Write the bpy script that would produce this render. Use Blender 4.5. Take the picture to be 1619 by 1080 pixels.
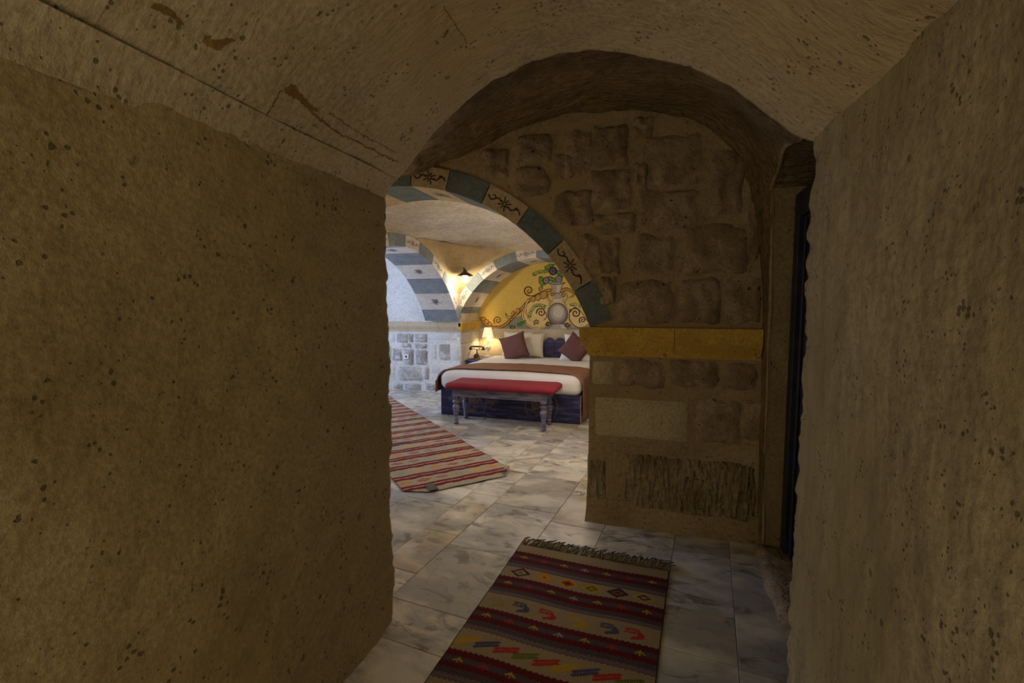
import bpy, bmesh, math, random
import numpy as np
from mathutils import Vector, Matrix, noise
S = bpy.context.scene
for o in list(bpy.data.objects): bpy.data.objects.remove(o)
random.seed(4); RNG = np.random.default_rng(4)
# ------------------------------------------------------------ camera, world, lights, exposure
F = 740.0; EYE = 1.4; PITCH = math.atan(57/F); YAW = math.radians(17)
cam = bpy.data.cameras.new('camera'); camo = bpy.data.objects.new('camera', cam); S.collection.objects.link(camo)
cam.sensor_width = 36; cam.lens = 36*F/1619; cam.clip_start = .02
camo.location = (0, 0, EYE); camo.rotation_euler = (math.pi/2-PITCH, 0, YAW); S.camera = camo
w = bpy.data.worlds.new('world'); S.world = w; w.use_nodes = True
w.node_tree.nodes['Background'].inputs[0].default_value = (1, .78, .5, 1)
w.node_tree.nodes['Background'].inputs[1].default_value = .015
S.view_settings.view_transform = 'Standard'; S.view_settings.look = 'None'; S.view_settings.gamma = 1
S.view_settings.use_curve_mapping = False
S.view_settings.exposure = 0.0
def light(name, kind, loc, energy, color, size=.1, rot=(0, 0, 0), sy=None):
    l = bpy.data.lights.new(name, kind); l.energy = energy; l.color = color
    if kind == 'AREA':
        l.size = size
        if sy: l.shape = 'RECTANGLE'; l.size_y = sy
    elif kind == 'POINT': l.shadow_soft_size = size
    elif kind == 'SPOT': l.shadow_soft_size = size; l.spot_size = 2.3; l.spot_blend = 1
    o = bpy.data.objects.new(name, l); S.collection.objects.link(o); o.location = loc; o.rotation_euler = rot
    return o
WARM = (1, .76, .45); NEUT = (1, .86, .70); COOL = (.60, .74, 1)
light('corridor_fill', 'AREA', (-.30, -1.5, 1.05), 14.5, (1, .86, .62), 1.1, (math.radians(112), 0, 0))  # added soft fill behind the camera, tilted up to brighten the vault
light('corridor_low_fill', 'POINT', (-.15, -.7, .5), 1.3, (1, .86, .6), .3)  # added low fill with no fitting, lifts the corridor walls and vault
light('vestibule_fill', 'POINT', (-2.3, 2.3, 1.35), 10.5, (1, .84, .60), .2)  # unseen fill added at the vestibule's left to brighten the stone wall
light('bedroom_fill', 'POINT', (-.80, 4.35, 1.45), 30, (1, .87, .73), .35)  # added fill hidden behind the archway wall for general bedroom brightness
light('bedroom_corner_fill', 'POINT', (-.62, 6.3, 1.75), 6, (1, .80, .56), .08)  # added unseen light in the far right corner, no sconce modelled here
light('side_room_daylight', 'AREA', (-5.3, 4.9, 1.5), 78, (.52, .66, 1), 1.6, (0, math.radians(-90), 0), 1.6)

# ------------------------------------------------------------ helpers
def P2(px, py):
    x = (px-809.5)/F; y = -(py-540)/F; c, s = math.cos(PITCH), math.sin(PITCH)
    a, b, z = x, c+y*s, -s+y*c
    return a*math.cos(YAW)-b*math.sin(YAW), a*math.sin(YAW)+b*math.cos(YAW), z
def on_y(px, py, Y):      # a point measured on the photograph -> (x, z) on the wall plane y = Y
    a, b, z = P2(px, py); return a*Y/b, EYE+z*Y/b
def on_floor(px, py, z0=0):
    a, b, z = P2(px, py); t = (z0-EYE)/z; return a*t, b*t
def project(x, y, z):     # arrays
    a = x*math.cos(YAW)+y*math.sin(YAW); b = -x*math.sin(YAW)+y*math.cos(YAW); d = z-EYE
    c, s = math.cos(PITCH), math.sin(PITCH); zf = b*c-d*s; up = b*s+d*c
    return 809.5+F*a/zf, 540-F*up/zf
def fb(v, sc, oc=3, seed=0):
    p = Vector((v[0]*sc+seed*7.3, v[1]*sc-seed*3.1, v[2]*sc+seed*1.7)); t = 0; a = 1
    for _ in range(oc):
        t += a*noise.noise(p); p = p*2.03; a *= .5
    return t
def mk(name, V, Fc, mat=None, parent=None, smooth=True, kind=None, label=None, cat=None, group=None):
    me = bpy.data.meshes.new(name); me.from_pydata([tuple(v) for v in V], [], Fc); me.validate(); me.update()
    if mat: me.materials.append(mat)
    if smooth: me.polygons.foreach_set('use_smooth', [True]*len(me.polygons))
    o = bpy.data.objects.new(name, me); S.collection.objects.link(o)
    if parent: o.parent = parent
    return tag(o, label, cat, group, kind)
def tag(o, label=None, cat=None, group=None, kind=None):
    for k, v in (('label', label), ('category', cat), ('group', group), ('kind', kind)):
        if v: o[k] = v
    return o
def empty(name, loc, rz=0, **k):
    o = bpy.data.objects.new(name, None); S.collection.objects.link(o); o.location = loc; o.rotation_euler = (0, 0, rz)
    o.empty_display_size = .1
    return tag(o, **k)
def gridf(nu, nv, off=0, flip=False):
    f = []
    for i in range(nu-1):
        for j in range(nv-1):
            a = off+i*nv+j; q = (a, a+1, a+nv+1, a+nv)
            f.append(q[::-1] if flip else q)
    return f
def recalc(o):
    bm = bmesh.new(); bm.from_mesh(o.data); bmesh.ops.remove_doubles(bm, verts=bm.verts, dist=1e-5)
    bmesh.ops.recalc_face_normals(bm, faces=bm.faces); bm.to_mesh(o.data); bm.free(); return o
def box(name, x0, x1, y0, y1, z0, z1, mat, parent=None, bev=0, seg=2, **k):
    bm = bmesh.new(); bmesh.ops.create_cube(bm, size=1)
    for v in bm.verts:
        v.co = ((x0+x1)/2+v.co.x*(x1-x0), (y0+y1)/2+v.co.y*(y1-y0), (z0+z1)/2+v.co.z*(z1-z0))
    if bev: bmesh.ops.bevel(bm, geom=bm.edges[:], offset=bev, segments=seg, affect='EDGES', profile=.5)
    me = bpy.data.meshes.new(name); bm.to_mesh(me); bm.free(); me.materials.append(mat)
    o = bpy.data.objects.new(name, me); S.collection.objects.link(o)
    if parent: o.parent = parent
    return tag(o, **k)
def lathe(name, prof, loc, mat, parent=None, n=20, **k):
    V = []; m = len(prof)
    for i in range(n):
        a = 2*math.pi*i/n
        for r, z in prof: V.append((loc[0]+r*math.cos(a), loc[1]+r*math.sin(a), loc[2]+z))
    Fc = []
    for i in range(n):
        for j in range(m-1): Fc.append((i*m+j, ((i+1) % n)*m+j, ((i+1) % n)*m+j+1, i*m+j+1))
    return recalc(mk(name, V, Fc, mat, parent, **k))
def tube(name, pts, r, mat, parent=None, n=8, **k):
    pts = [Vector(p) for p in pts]; V = []; m = len(pts)
    rr = r if isinstance(r, (list, tuple)) else [r]*m
    for i, p in enumerate(pts):
        d = (pts[min(i+1, m-1)]-pts[max(i-1, 0)]).normalized(); u = d.cross(Vector((.13, .21, 1)))
        u = (u if u.length > .01 else d.cross(Vector((1, 0, 0)))).normalized(); v = d.cross(u)
        for j in range(n):
            a = 2*math.pi*j/n; V.append(p+(u*math.cos(a)+v*math.sin(a))*rr[i])
    Fc = [(i*n+j, i*n+(j+1) % n, (i+1)*n+(j+1) % n, (i+1)*n+j) for i in range(m-1) for j in range(n)]
    Fc += [tuple(range(n))[::-1], tuple((m-1)*n+j for j in range(n))]
    return mk(name, V, Fc, mat, parent, **k)
# ------------------------------------------------------------ materials
def nodes(name, rough=.9, spec=.25):
    m = bpy.data.materials.new(name); m.use_nodes = True; nt = m.node_tree; b = nt.nodes['Principled BSDF']
    b.inputs['Roughness'].default_value = rough; b.inputs['Specular IOR Level'].default_value = spec
    return m, nt, b
def ramp(nt, fac, stops, interp='LINEAR'):
    r = nt.nodes.new('ShaderNodeValToRGB'); r.color_ramp.interpolation = interp; e = r.color_ramp.elements
    while len(e) < len(stops): e.new(.5)
    for el, (p, c) in zip(e, stops): el.position = p; el.color = (*c, 1) if len(c) == 3 else c
    nt.links.new(fac, r.inputs[0]); return r.outputs[0]
def tex(nt, kind, scale, vec=None, **k):
    t = nt.nodes.new('ShaderNodeTex'+kind)
    if 'Scale' in t.inputs: t.inputs['Scale'].default_value = scale
    for a, v in k.items():
        if a in t.inputs: t.inputs[a].default_value = v
        else: setattr(t, a, v)
    if vec is not None: nt.links.new(vec, t.inputs['Vector'])
    return t
def coords(nt, scale=(1, 1, 1), rnd=False):
    tc = nt.nodes.new('ShaderNodeTexCoord'); mp = nt.nodes.new('ShaderNodeMapping'); mp.inputs['Scale'].default_value = scale
    nt.links.new(tc.outputs['Object'], mp.inputs['Vector'])
    if rnd:
        oi = nt.nodes.new('ShaderNodeObjectInfo'); mu = nt.nodes.new('ShaderNodeVectorMath'); mu.operation = 'SCALE'
        mu.inputs[0].default_value = (37, 53, 29); nt.links.new(oi.outputs['Random'], mu.inputs['Scale']); nt.links.new(mu.outputs[0], mp.inputs['Location'])
    return mp.outputs[0]
def mixc(nt, fac, a, b, mode='MIX'):
    m = nt.nodes.new('ShaderNodeMix'); m.data_type = 'RGBA'; m.blend_type = mode
    for s, v in ((0, fac), (6, a), (7, b)):
        if isinstance(v, (int, float)): m.inputs[s].default_value = v
        elif isinstance(v, tuple): m.inputs[s].default_value = (*v, 1)
        else: nt.links.new(v, m.inputs[s])
    return m.outputs[2]
def math_(nt, op, a, b=0.0):
    m = nt.nodes.new('ShaderNodeMath'); m.operation = op
    for i, v in enumerate((a, b)):
        if isinstance(v, (int, float)): m.inputs[i].default_value = v
        else: nt.links.new(v, m.inputs[i])
    return m.outputs[0]
def bump(nt, b, h, strength=.5, dist=.01):
    n = nt.nodes.new('ShaderNodeBump'); n.inputs['Strength'].default_value = strength; n.inputs['Distance'].default_value = dist
    nt.links.new(h, n.inputs['Height']); nt.links.new(n.outputs[0], b.inputs['Normal'])
def stone(name, c1, c2, c3=None, pits=.5, chis=0, bs=.6, bd=.012, vscale=3.0, stain=None, fine=60, chs=(60, 60, 8), rnd=False, pitscale=9):
    """tuff / limestone: two tones, dark pits, fine grain relief, optional chisel lines"""
    m, nt, b = nodes(name, .93, .15); co = coords(nt, rnd=rnd)
    n1 = tex(nt, 'Noise', vscale, co, Detail=6.0, Roughness=.62).outputs[0]
    col = ramp(nt, n1, [(.36, c1), (.66, c2)])
    n2 = tex(nt, 'Noise', fine, co, Detail=4.0, Roughness=.7).outputs[0]
    col = mixc(nt, .8, col, ramp(nt, n2, [(.32, (.68, .66, .62)), (.62, (1.12, 1.12, 1.12))]), 'MULTIPLY')
    if c3:
        n3 = tex(nt, 'Noise', vscale*.45, co, Detail=5.0, Distortion=.6).outputs[0]
        col = mixc(nt, ramp(nt, n3, [(.50, (0, 0, 0)), (.66, (1, 1, 1))]), col, c3)
    v = tex(nt, 'Voronoi', pitscale, co, Randomness=1.0); n4 = tex(nt, 'Noise', 5.0, co, Detail=2.0).outputs[0]
    n5 = tex(nt, 'Noise', 70.0, co, Detail=2.0).outputs[0]
    d = math_(nt, 'ADD', v.outputs['Distance'], math_(nt, 'MULTIPLY', math_(nt, 'SUBTRACT', n5, .5), .16))
    thr = math_(nt, 'MULTIPLY', math_(nt, 'SUBTRACT', n4, .47), .80*pits)
    pit = math_(nt, 'GREATER_THAN', math_(nt, 'SUBTRACT', thr, d), -.02)
    pit = ramp(nt, math_(nt, 'SUBTRACT', d, thr), [(.0, (0, 0, 0)), (.06, (1, 1, 1))])
    if pits:
        v2 = tex(nt, 'Voronoi', pitscale*7, co, Randomness=1.0); d2 = math_(nt, 'ADD', v2.outputs['Distance'], math_(nt, 'MULTIPLY', math_(nt, 'SUBTRACT', tex(nt, 'Noise', pitscale*16, co, Detail=2.0).outputs[0], .5), .5))
        sel = tex(nt, 'Noise', pitscale*2.0, co, Detail=1.0).outputs[0]; t2 = math_(nt, 'MULTIPLY', math_(nt, 'SUBTRACT', sel, .50), 1.2)
        sp = ramp(nt, math_(nt, 'SUBTRACT', d2, t2), [(.0, (0, 0, 0)), (.10, (1, 1, 1))])
        col = mixc(nt, math_(nt, 'MULTIPLY', math_(nt, 'SUBTRACT', 1.0, sp), .55), col, tuple(x*.35 for x in c1)); pit = math_(nt, 'MULTIPLY', pit, sp)
    if pits: col = mixc(nt, math_(nt, 'MULTIPLY', math_(nt, 'SUBTRACT', 1.0, pit), .62), col, tuple(x*.28 for x in c1))
    h = math_(nt, 'ADD', math_(nt, 'MULTIPLY', n2, .55), math_(nt, 'MULTIPLY', tex(nt, 'Noise', fine*.35, co, Detail=5.0).outputs[0], .9))
    if pits: h = math_(nt, 'ADD', h, math_(nt, 'MULTIPLY', pit, .5*min(1, pits*1.5)))
    if chis:
        cc = coords(nt, chs); wv = tex(nt, 'Noise', 1.0, cc, Detail=2.0).outputs[0]
        h = math_(nt, 'ADD', h, math_(nt, 'MULTIPLY', wv, chis))
        col = mixc(nt, .35*min(1, chis), col, ramp(nt, wv, [(.35, (.6, .6, .6)), (.6, (1.1, 1.1, 1.1))]), 'MULTIPLY')
    if stain:
        ns = tex(nt, 'Noise', 2.2, co, Detail=7.0, Roughness=.68, Distortion=1.2).outputs[0]
        col = mixc(nt, ramp(nt, ns, [(.60, (0, 0, 0)), (.74, (.85, .85, .85))]), col, stain)
    nt.links.new(col, b.inputs['Base Color']); bump(nt, b, h, bs, bd); return m
def plain(name, c, rough=.5, spec=.3, metal=0, var=.15, scale=8, bs=0):
    m, nt, b = nodes(name, rough, spec); b.inputs['Metallic'].default_value = metal; co = coords(nt)
    n = tex(nt, 'Noise', scale, co, Detail=5.0).outputs[0]
    nt.links.new(ramp(nt, n, [(.3, tuple(x*(1-var) for x in c)), (.7, tuple(min(1, x*(1+var)) for x in c))]), b.inputs['Base Color'])
    if bs: bump(nt, b, tex(nt, 'Noise', scale*12, co, Detail=3.0).outputs[0], bs, .004)
    return m
def emis(name, c, s):
    m, nt, b = nodes(name, .5); b.inputs['Base Color'].default_value = (*c, 1)
    b.inputs['Emission Color'].default_value = (*c, 1); b.inputs['Emission Strength'].default_value = s; return m
M = {}
M['tuff_l'] = stone('tuff_left_wall', (.36, .285, .145), (.47, .38, .205), (.42, .32, .155), pits=.55, bs=.55, bd=.009, chis=.35, chs=(14, 9, 26), fine=75, vscale=1.6, pitscale=7)
M['tuff_r'] = stone('tuff_right_wall', (.36, .30, .18), (.46, .395, .255), (.36, .295, .155), pits=.62, bs=.6, bd=.010, chis=1.0, chs=(20, 22, 5), fine=55, vscale=1.6, pitscale=11)
M['tuff_c'] = stone('tuff_corridor_vault', (.47, .38, .235), (.60, .50, .335), (.52, .40, .23), pits=.5, bs=.7, bd=.010, chis=.45, chs=(14, 70, 14), stain=(.30, .19, .07), vscale=1.8, pitscale=8)
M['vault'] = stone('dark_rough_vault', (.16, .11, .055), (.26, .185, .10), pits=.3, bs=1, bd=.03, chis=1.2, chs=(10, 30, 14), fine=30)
M['mortar'] = stone('brown_mortar', (.29, .215, .115), (.38, .295, .165), (.32, .225, .11), pits=.1, bs=.5, bd=.012, fine=45, vscale=2.6)
M['rub'] = stone('rubble_stone', (.255, .18, .105), (.40, .30, .19), (.20, .14, .08), pits=.7, bs=1, bd=.035, fine=22, vscale=7, rnd=True, pitscale=14)
M['chis'] = stone('chiselled_stone', (.24, .18, .095), (.37, .29, .165), pits=.2, bs=1, bd=.04, chis=2.0, chs=(30, 30, 6), fine=30, vscale=5, rnd=True)
M['ash'] = stone('cut_ashlar', (.43, .355, .205), (.52, .44, .275), pits=.5, bs=.35, bd=.006, vscale=4, rnd=True, pitscale=14)
M['yel'] = stone('ochre_painted_stone', (.50, .30, .055), (.62, .40, .09), (.44, .26, .05), pits=.2, bs=.3, bd=.005, vscale=6)
M['palest'] = stone('pale_impost_stone', (.50, .41, .27), (.60, .50, .34), pits=.15, bs=.3, bd=.005, vscale=5)
M['plas'] = stone('bedroom_plaster', (.52, .44, .30), (.62, .54, .40), (.45, .35, .20), pits=.25, bs=.5, bd=.010, vscale=2.5)
M['ceil'] = stone('bedroom_ceiling_plaster', (.50, .42, .32), (.62, .54, .42), pits=.25, bs=.8, bd=.016, vscale=2.5, fine=25, chis=.7, chs=(8, 30, 8))
M['pend'] = stone('pendentive_tuff', (.47, .35, .18), (.60, .47, .27), (.40, .28, .13), pits=.5, bs=.5, bd=.010, vscale=4)
M['white'] = stone('white_plaster', (.64, .63, .60), (.74, .73, .70), pits=.12, bs=.35, bd=.006, vscale=3)
M['wash'] = stone('white_ashlar', (.62, .61, .58), (.72, .71, .67), pits=.25, bs=.3, bd=.005, vscale=5, rnd=True, pitscale=16)
M['wrub'] = stone('pale_rubble', (.44, .42, .40), (.66, .64, .60), (.34, .31, .29), pits=.8, bs=1, bd=.022, fine=26, vscale=11, rnd=True, pitscale=20)
M['vl'] = stone('pale_arch_block', (.40, .30, .17), (.49, .38, .235), pits=.25, bs=.3, bd=.006, vscale=4, rnd=True)
M['vlw'] = stone('pale_arch_block_inner', (.58, .53, .46), (.68, .63, .55), pits=.35, bs=.3, bd=.006, vscale=6, rnd=True)
M['vg'] = stone('grey_arch_block', (.115, .14, .135), (.16, .185, .175), pits=.1, bs=.3, bd=.005, vscale=5, rnd=True)
M['vgw'] = stone('grey_arch_block_inner', (.20, .225, .24), (.26, .285, .295), pits=.2, bs=.3, bd=.005, vscale=8, rnd=True)
M['paint'] = plain('dark_brown_paint', (.045, .022, .012), .7)
M['paint2'] = plain('faded_brown_paint', (.15, .125, .12), .8)
M['grout'] = plain('floor_grout', (.40, .36, .29), .9)
# marble floor: tone per tile, veins and blotches
m, nt, b = nodes('marble_tile', .36, .4); co = coords(nt, rnd=True); oi = nt.nodes.new('ShaderNodeObjectInfo')
base = ramp(nt, oi.outputs['Random'], [(0, (.66, .58, .44)), (.18, (.54, .53, .51)), (.34, (.72, .64, .50)), (.50, (.38, .375, .37)), (.62, (.48, .37, .20)), (.74, (.66, .61, .51)), (.90, (.44, .39, .30))], 'CONSTANT')
cs = coords(nt, (1.25, 2.1, 1), rnd=True)
nz = tex(nt, 'Noise', 2.6, cs, Detail=8.0, Roughness=.6, Distortion=.9).outputs[0]
col = mixc(nt, ramp(nt, nz, [(.42, (0, 0, 0)), (.58, (.8, .8, .8))]), base, (.34, .325, .30))
nz2 = tex(nt, 'Noise', 3.4, cs, Detail=9.0, Roughness=.68, Distortion=1.4).outputs[0]
col = mixc(nt, ramp(nt, nz2, [(.52, (0, 0, 0)), (.62, (.8, .8, .8))]), col, (.15, .125, .095))
vn = math_(nt, 'ABSOLUTE', math_(nt, 'SUBTRACT', tex(nt, 'Noise', 1.6, cs, Detail=7.0, Distortion=1.0).outputs[0], .5))
col = mixc(nt, ramp(nt, vn, [(0, (.35, .35, .35)), (.018, (0, 0, 0))]), col, (.24, .20, .16))
nz3 = tex(nt, 'Noise', 1.9, cs, Detail=6.0).outputs[0]
col = mixc(nt, ramp(nt, nz3, [(.50, (0, 0, 0)), (.64, (.75, .75, .75))]), col, (.76, .70, .58))
nt.links.new(col, b.inputs['Base Color'])
nt.links.new(ramp(nt, nz, [(.3, (.28,)*3), (.7, (.5,)*3)]), b.inputs['Roughness']); bump(nt, b, nz2, .15, .004); M['tile'] = m
def attr_mat(name, rough=.9, bs=.0, bscale=200, spec=.2):
    m, nt, b = nodes(name, rough, spec); a = nt.nodes.new('ShaderNodeVertexColor'); a.layer_name = 'Col'
    co = coords(nt); n = tex(nt, 'Noise', bscale, co, Detail=3.0).outputs[0]
    nt.links.new(mixc(nt, .6, a.outputs[0], ramp(nt, n, [(.35, (.78,)*3), (.65, (1.15,)*3)]), 'MULTIPLY'), b.inputs['Base Color'])
    if bs: bump(nt, b, n, bs, .003)
    return m
M['kilim'] = attr_mat('woven_wool', .97, .7, 170); M['mural'] = attr_mat('painted_plaster', .85, .8, 55)
M['blue'] = attr_mat('worn_blue_paint', .5, .15, 60, .4)
def distress(name, c1, c2, c3):
    m, nt, b = nodes(name, .45, .4); co = coords(nt, (3, 3, 22)); n = tex(nt, 'Noise', 1.6, co, Detail=6.0, Roughness=.6, Distortion=.5).outputs[0]
    n2 = tex(nt, 'Noise', 2.6, coords(nt, (1.5, 1.5, 6)), Detail=7.0, Roughness=.7).outputs[0]
    c = ramp(nt, n, [(.40, c1), (.62, c2)]); nt.links.new(mixc(nt, ramp(nt, n2, [(.55, (0,)*3), (.64, (.8,)*3)]), c, c3), b.inputs['Base Color']); return m
M['bluew'] = distress('worn_blue_wood', (.03, .03, .12), (.08, .075, .20), (.17, .11, .09))
M['greyw'] = distress('worn_grey_blue_wood', (.07, .07, .14), (.22, .20, .26), (.17, .12, .07))
M['sidew'] = distress('worn_brown_side', (.30, .21, .16), (.20, .15, .17), (.10, .09, .2))
M['linen'] = plain('white_linen', (.72, .69, .66), .85, .2, var=.03, bs=.15, scale=5)
M['creaml'] = plain('cream_linen', (.62, .56, .47), .85, .2, var=.05, bs=.15, scale=7)
M['brown'] = plain('brown_satin', (.22, .10, .055), .6, .35, var=.15, bs=.2, scale=9)
M['cush'] = plain('plum_brown_cloth', (.125, .053, .047), .75, .25, var=.12, bs=.3, scale=9)
M['red'] = plain('red_velvet', (.24, .018, .032), .75, .3, var=.12, bs=.25, scale=9)
M['ceram'] = plain('white_ceramic', (.85, .82, .75), .25, .5, var=.02)
M['brass'] = plain('old_brass', (.30, .22, .10), .35, .5, 1, .2)
M['blk'] = plain('black_wood', (.02, .016, .014), .35, .5)
M['iron'] = plain('dark_copper', (.10, .055, .04), .4, .5, .6)
M['door'] = plain('dark_blue_door', (.018, .018, .035), .45, .4, var=.5, scale=12)
M['fringe'] = plain('olive_wool_fringe', (.19, .16, .10), .95, .1, var=.3, scale=30)
M['plastic'] = plain('white_plastic', (.8, .8, .8), .4)
M['steel'] = plain('drain_steel', (.4, .38, .34), .35, .5, .9)
M['bulb'] = emis('glowing_glass', (1, .92, .78), 6)
m, nt, b = nodes('lit_lamp_shade', .8); b.inputs['Base Color'].default_value = (.9, .82, .66, 1)
b.inputs['Emission Color'].default_value = (1, .80, .50, 1); b.inputs['Emission Strength'].default_value = .75; M['shade'] = m

# ------------------------------------------------------------ corridor
def path_wall(name, path, z0, z1, step, amp, mat, zs, seed=0, **k):
    pts = []
    for (a, b_) in zip(path[:-1], path[1:]):
        L = math.dist(a, b_); n = max(1, int(L/step))
        for i in range(n): pts.append((a[0]+(b_[0]-a[0])*i/n, a[1]+(b_[1]-a[1])*i/n))
    pts.append(path[-1]); nz = int((z1-z0)/zs)+1; V = []
    for i, p in enumerate(pts):
        q = pts[max(i-1, 0)]; r = pts[min(i+1, len(pts)-1)]; t = Vector((r[0]-q[0], r[1]-q[1])).normalized(); nx, ny = -t.y, t.x
        for j in range(nz):
            z = z0+(z1-z0)*j/(nz-1); d = amp*fb((p[0], p[1], z), 3, 2, seed)+amp*.45*fb((p[0], p[1], z), 17, 3, seed+2)
            if len(path) > 4 and min(math.dist(p, c_) for c_ in path[2:5]) < .05:
                g_ = fb((seed, 0, z), 22, 3, 7); d += .010*g_+.010*max(0, fb((seed, 1, z), 9, 2, 3))
            V.append((p[0]+nx*d, p[1]+ny*d, z))
    return mk(name, V, gridf(len(pts), nz), mat, **k)
path_wall('wall_left', [(-1.05, -2.6), (-1.063, .4), (-1.080, 1.73), (-1.086, 1.752), (-1.10, 1.766), (-1.4, 1.82), (-3.5, 2.05)], 0, 1.98, .028, .012, M['tuff_l'], .016, 1,
          kind='structure', label='brown tuff corridor wall filling the left of the view', cat='wall')
path_wall('wall_right', [(.47, -2.6), (.437, .9), (.425, 1.58), (.43, 1.597), (.445, 1.605), (.62, 1.60), (1.3, 1.6)], 0, 1.98, .028, .010, M['tuff_r'], .016, 5,
          kind='structure', label='greyish tuff corridor wall filling the right of the view', cat='wall')
EDGE = [(-3.5, 1.93), (-2.0, 1.90), (-1.25, 1.80), (-1.079, 1.88), (-.99, 1.942), (-.945, 1.993), (-.838, 2.088), (-.698, 2.173), (-.593, 2.231), (-.468, 2.261), (-.35, 2.273), (-.238, 2.266),
        (-.132, 2.240), (.009, 2.185), (.123, 2.125), (.214, 2.062), (.302, 1.974), (.37, 1.913), (.424, 1.88), (.55, 1.80), (1.3, 1.8)]
def resample(P, n):
    P = [Vector(p) for p in P]; L = [0]
    for a, b_ in zip(P[:-1], P[1:]): L.append(L[-1]+(b_-a).length)
    out = []
    for i in range(n):
        s = L[-1]*i/(n-1); k = 0
        while k < len(L)-2 and L[k+1] < s: k += 1
        t = (s-L[k])/max(1e-9, L[k+1]-L[k]); out.append(P[k].lerp(P[k+1], min(1, t)))
    return out
prof = resample(EDGE[2:20], 110); V = []; rows = 0
def yend(x): return 1.751-(x+1.079)*.1005
ys = [-2.6+i*(2.6+.3)/18 for i in range(18)]+[.3+i*.03 for i in range(46)]
for y in ys+[9]:
    for x, z in prof:
        ye = yend(x); yy = min(y*(ye/1.66) if y > 0 else y, ye) if y < 9 else ye
        d = .012*fb((x, yy, z), 3, 3, 9)+.006*fb((x, yy, z), 16, 3, 4)
        V.append((x, yy, z-.0+d+(0 if abs(yy-ye) > 1e-6 else .0)))
    rows += 1
for dz, dy in ((.012, .012), (.25, .04), (1.2, .06)):
    for x, z in prof:
        V.append((x, yend(x)+dy+.006*fb((x, dz, z), 14, 2, 3), z+dz))
    rows += 1
mk('ceiling', V, gridf(rows, 110, flip=True), M['tuff_c'], kind='structure', label='low rough tuff vault of the corridor with brown stains', cat='ceiling')
from mathutils.bvhtree import BVHTree
ceil = bpy.data.objects['ceiling']; bt = BVHTree.FromPolygons([v.co for v in ceil.data.vertices], [tuple(p.vertices) for p in ceil.data.polygons])
def hit(px, py): 
    h = bt.ray_cast(Vector((0, 0, EYE)), Vector(P2(px, py)).normalized()); return h[0], h[1]
def crack(pts, w0, w1, mat, nm='crack', n=14):
    P = []; 
    for k in range(len(pts)-1):
        for i in range(n): t = i/n; P.append((pts[k][0]*(1-t)+pts[k+1][0]*t+random.uniform(-1.6, 1.6), pts[k][1]*(1-t)+pts[k+1][1]*t+random.uniform(-1.6, 1.6)))
    V = []; H = [hit(*p) for p in P]; H = [h for h in H if h[0]]
    for i, (p, nn) in enumerate(H):
        d = (H[min(i+1, len(H)-1)][0]-H[max(i-1, 0)][0]).normalized(); sd = d.cross(nn).normalized(); w_ = (w0+(w1-w0)*i/len(H))*random.uniform(.5, 1.3); nd = nn if nn.z < 0 else -nn
        V += [p+sd*w_+nd*.0012, p-sd*w_+nd*.0012]
    mk(nm, V, [(2*i, 2*i+1, 2*i+3, 2*i+2) for i in range(len(V)//2-1)], mat, ceil, smooth=False)
M['rust'] = stone('rust_stain', (.20, .115, .035), (.30, .18, .06), pits=0, bs=.6, bd=.01, fine=60, vscale=14)
crack([(458, 142), (478, 160), (500, 185), (540, 213), (580, 232), (632, 258)], .0045, .0018, M['rust'])
crack([(520, 178), (560, 205), (600, 228), (628, 243)], .0016, .0012, M['rust'])
crack([(456, 137), (470, 150), (486, 166), (502, 176)], .014, .004, M['rust'], 'stain')
crack([(325, 62), (340, 72), (372, 60)], .012, .006, M['rust'], 'stain'); crack([(240, 8), (268, 18), (288, 40)], .009, .004, M['rust'], 'stain'); crack([(436, 206), (470, 202)], .008, .003, M['rust'], 'stain')
crack([(409, 202), (432, 165), (445, 140)], .0012, .0012, M['paint'], 'joint'); crack([(700, 8), (742, 72)], .0012, .0009, M['rust'], 'joint')
V = []
for i in range(90):
    y = -1+2.735*i/89; xw = -1.062-.012*max(0, y)+.010*fb((0, y, 1.8), 3, 2, 1)
    for k in range(7):
        t = k/6; w_ = .055*(1+.25*math.sin(y*3.1)); a = (1-t)**2; b2 = t*t; c2 = 2*t*(1-t)
        x = a*(xw+.001)+c2*(xw+.012)+b2*(xw+.055); z = a*(1.885-w_)+c2*1.868+b2*1.914
        V.append((x, y, z+.004*fb((x, y, z), 14, 2, 3)*math.sin(math.pi*t)))
mk('crease_fillet', V, gridf(90, 7, flip=True), M['tuff_c'], kind='structure', label='smooth plaster fillet along the left wall and vault crease', cat='trim')

# ------------------------------------------------------------ vestibule vault and right side
A = [(-3.5, 2.02), (-2.0, 2.05), (-1.2, 2.06), (-1.0, 2.10), (-.838, 2.19), (-.6, 2.32), (-.35, 2.37), (-.13, 2.35), (.12, 2.25), (.30, 2.13), (.44, 2.05), (.57, 1.92), (.60, 1.4), (.62, 0)]
B2 = [(-3.5, 2.2), (-2.2, 2.26), (-1.683, 2.30), (-1.45, 2.37), (-1.2, 2.43), (-.93, 2.53), (-.548, 2.59), (-.135, 2.57), (.234, 2.47), (.44, 2.30), (.55, 2.13), (.595, 1.92), (.605, 1.4), (.62, 0)]
B = [(-3.5, 2.2), (-2.2, 2.28), (-1.683, 2.32), (-1.45, 2.385), (-1.2, 2.44), (-.93, 2.55), (-.548, 2.605), (-.135, 2.58), (.234, 2.46), (.43, 2.276), (.51, 2.05), (.57, 1.70), (.60, 1.3), (.62, 0)]
NU, NV = 150, 64
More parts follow.
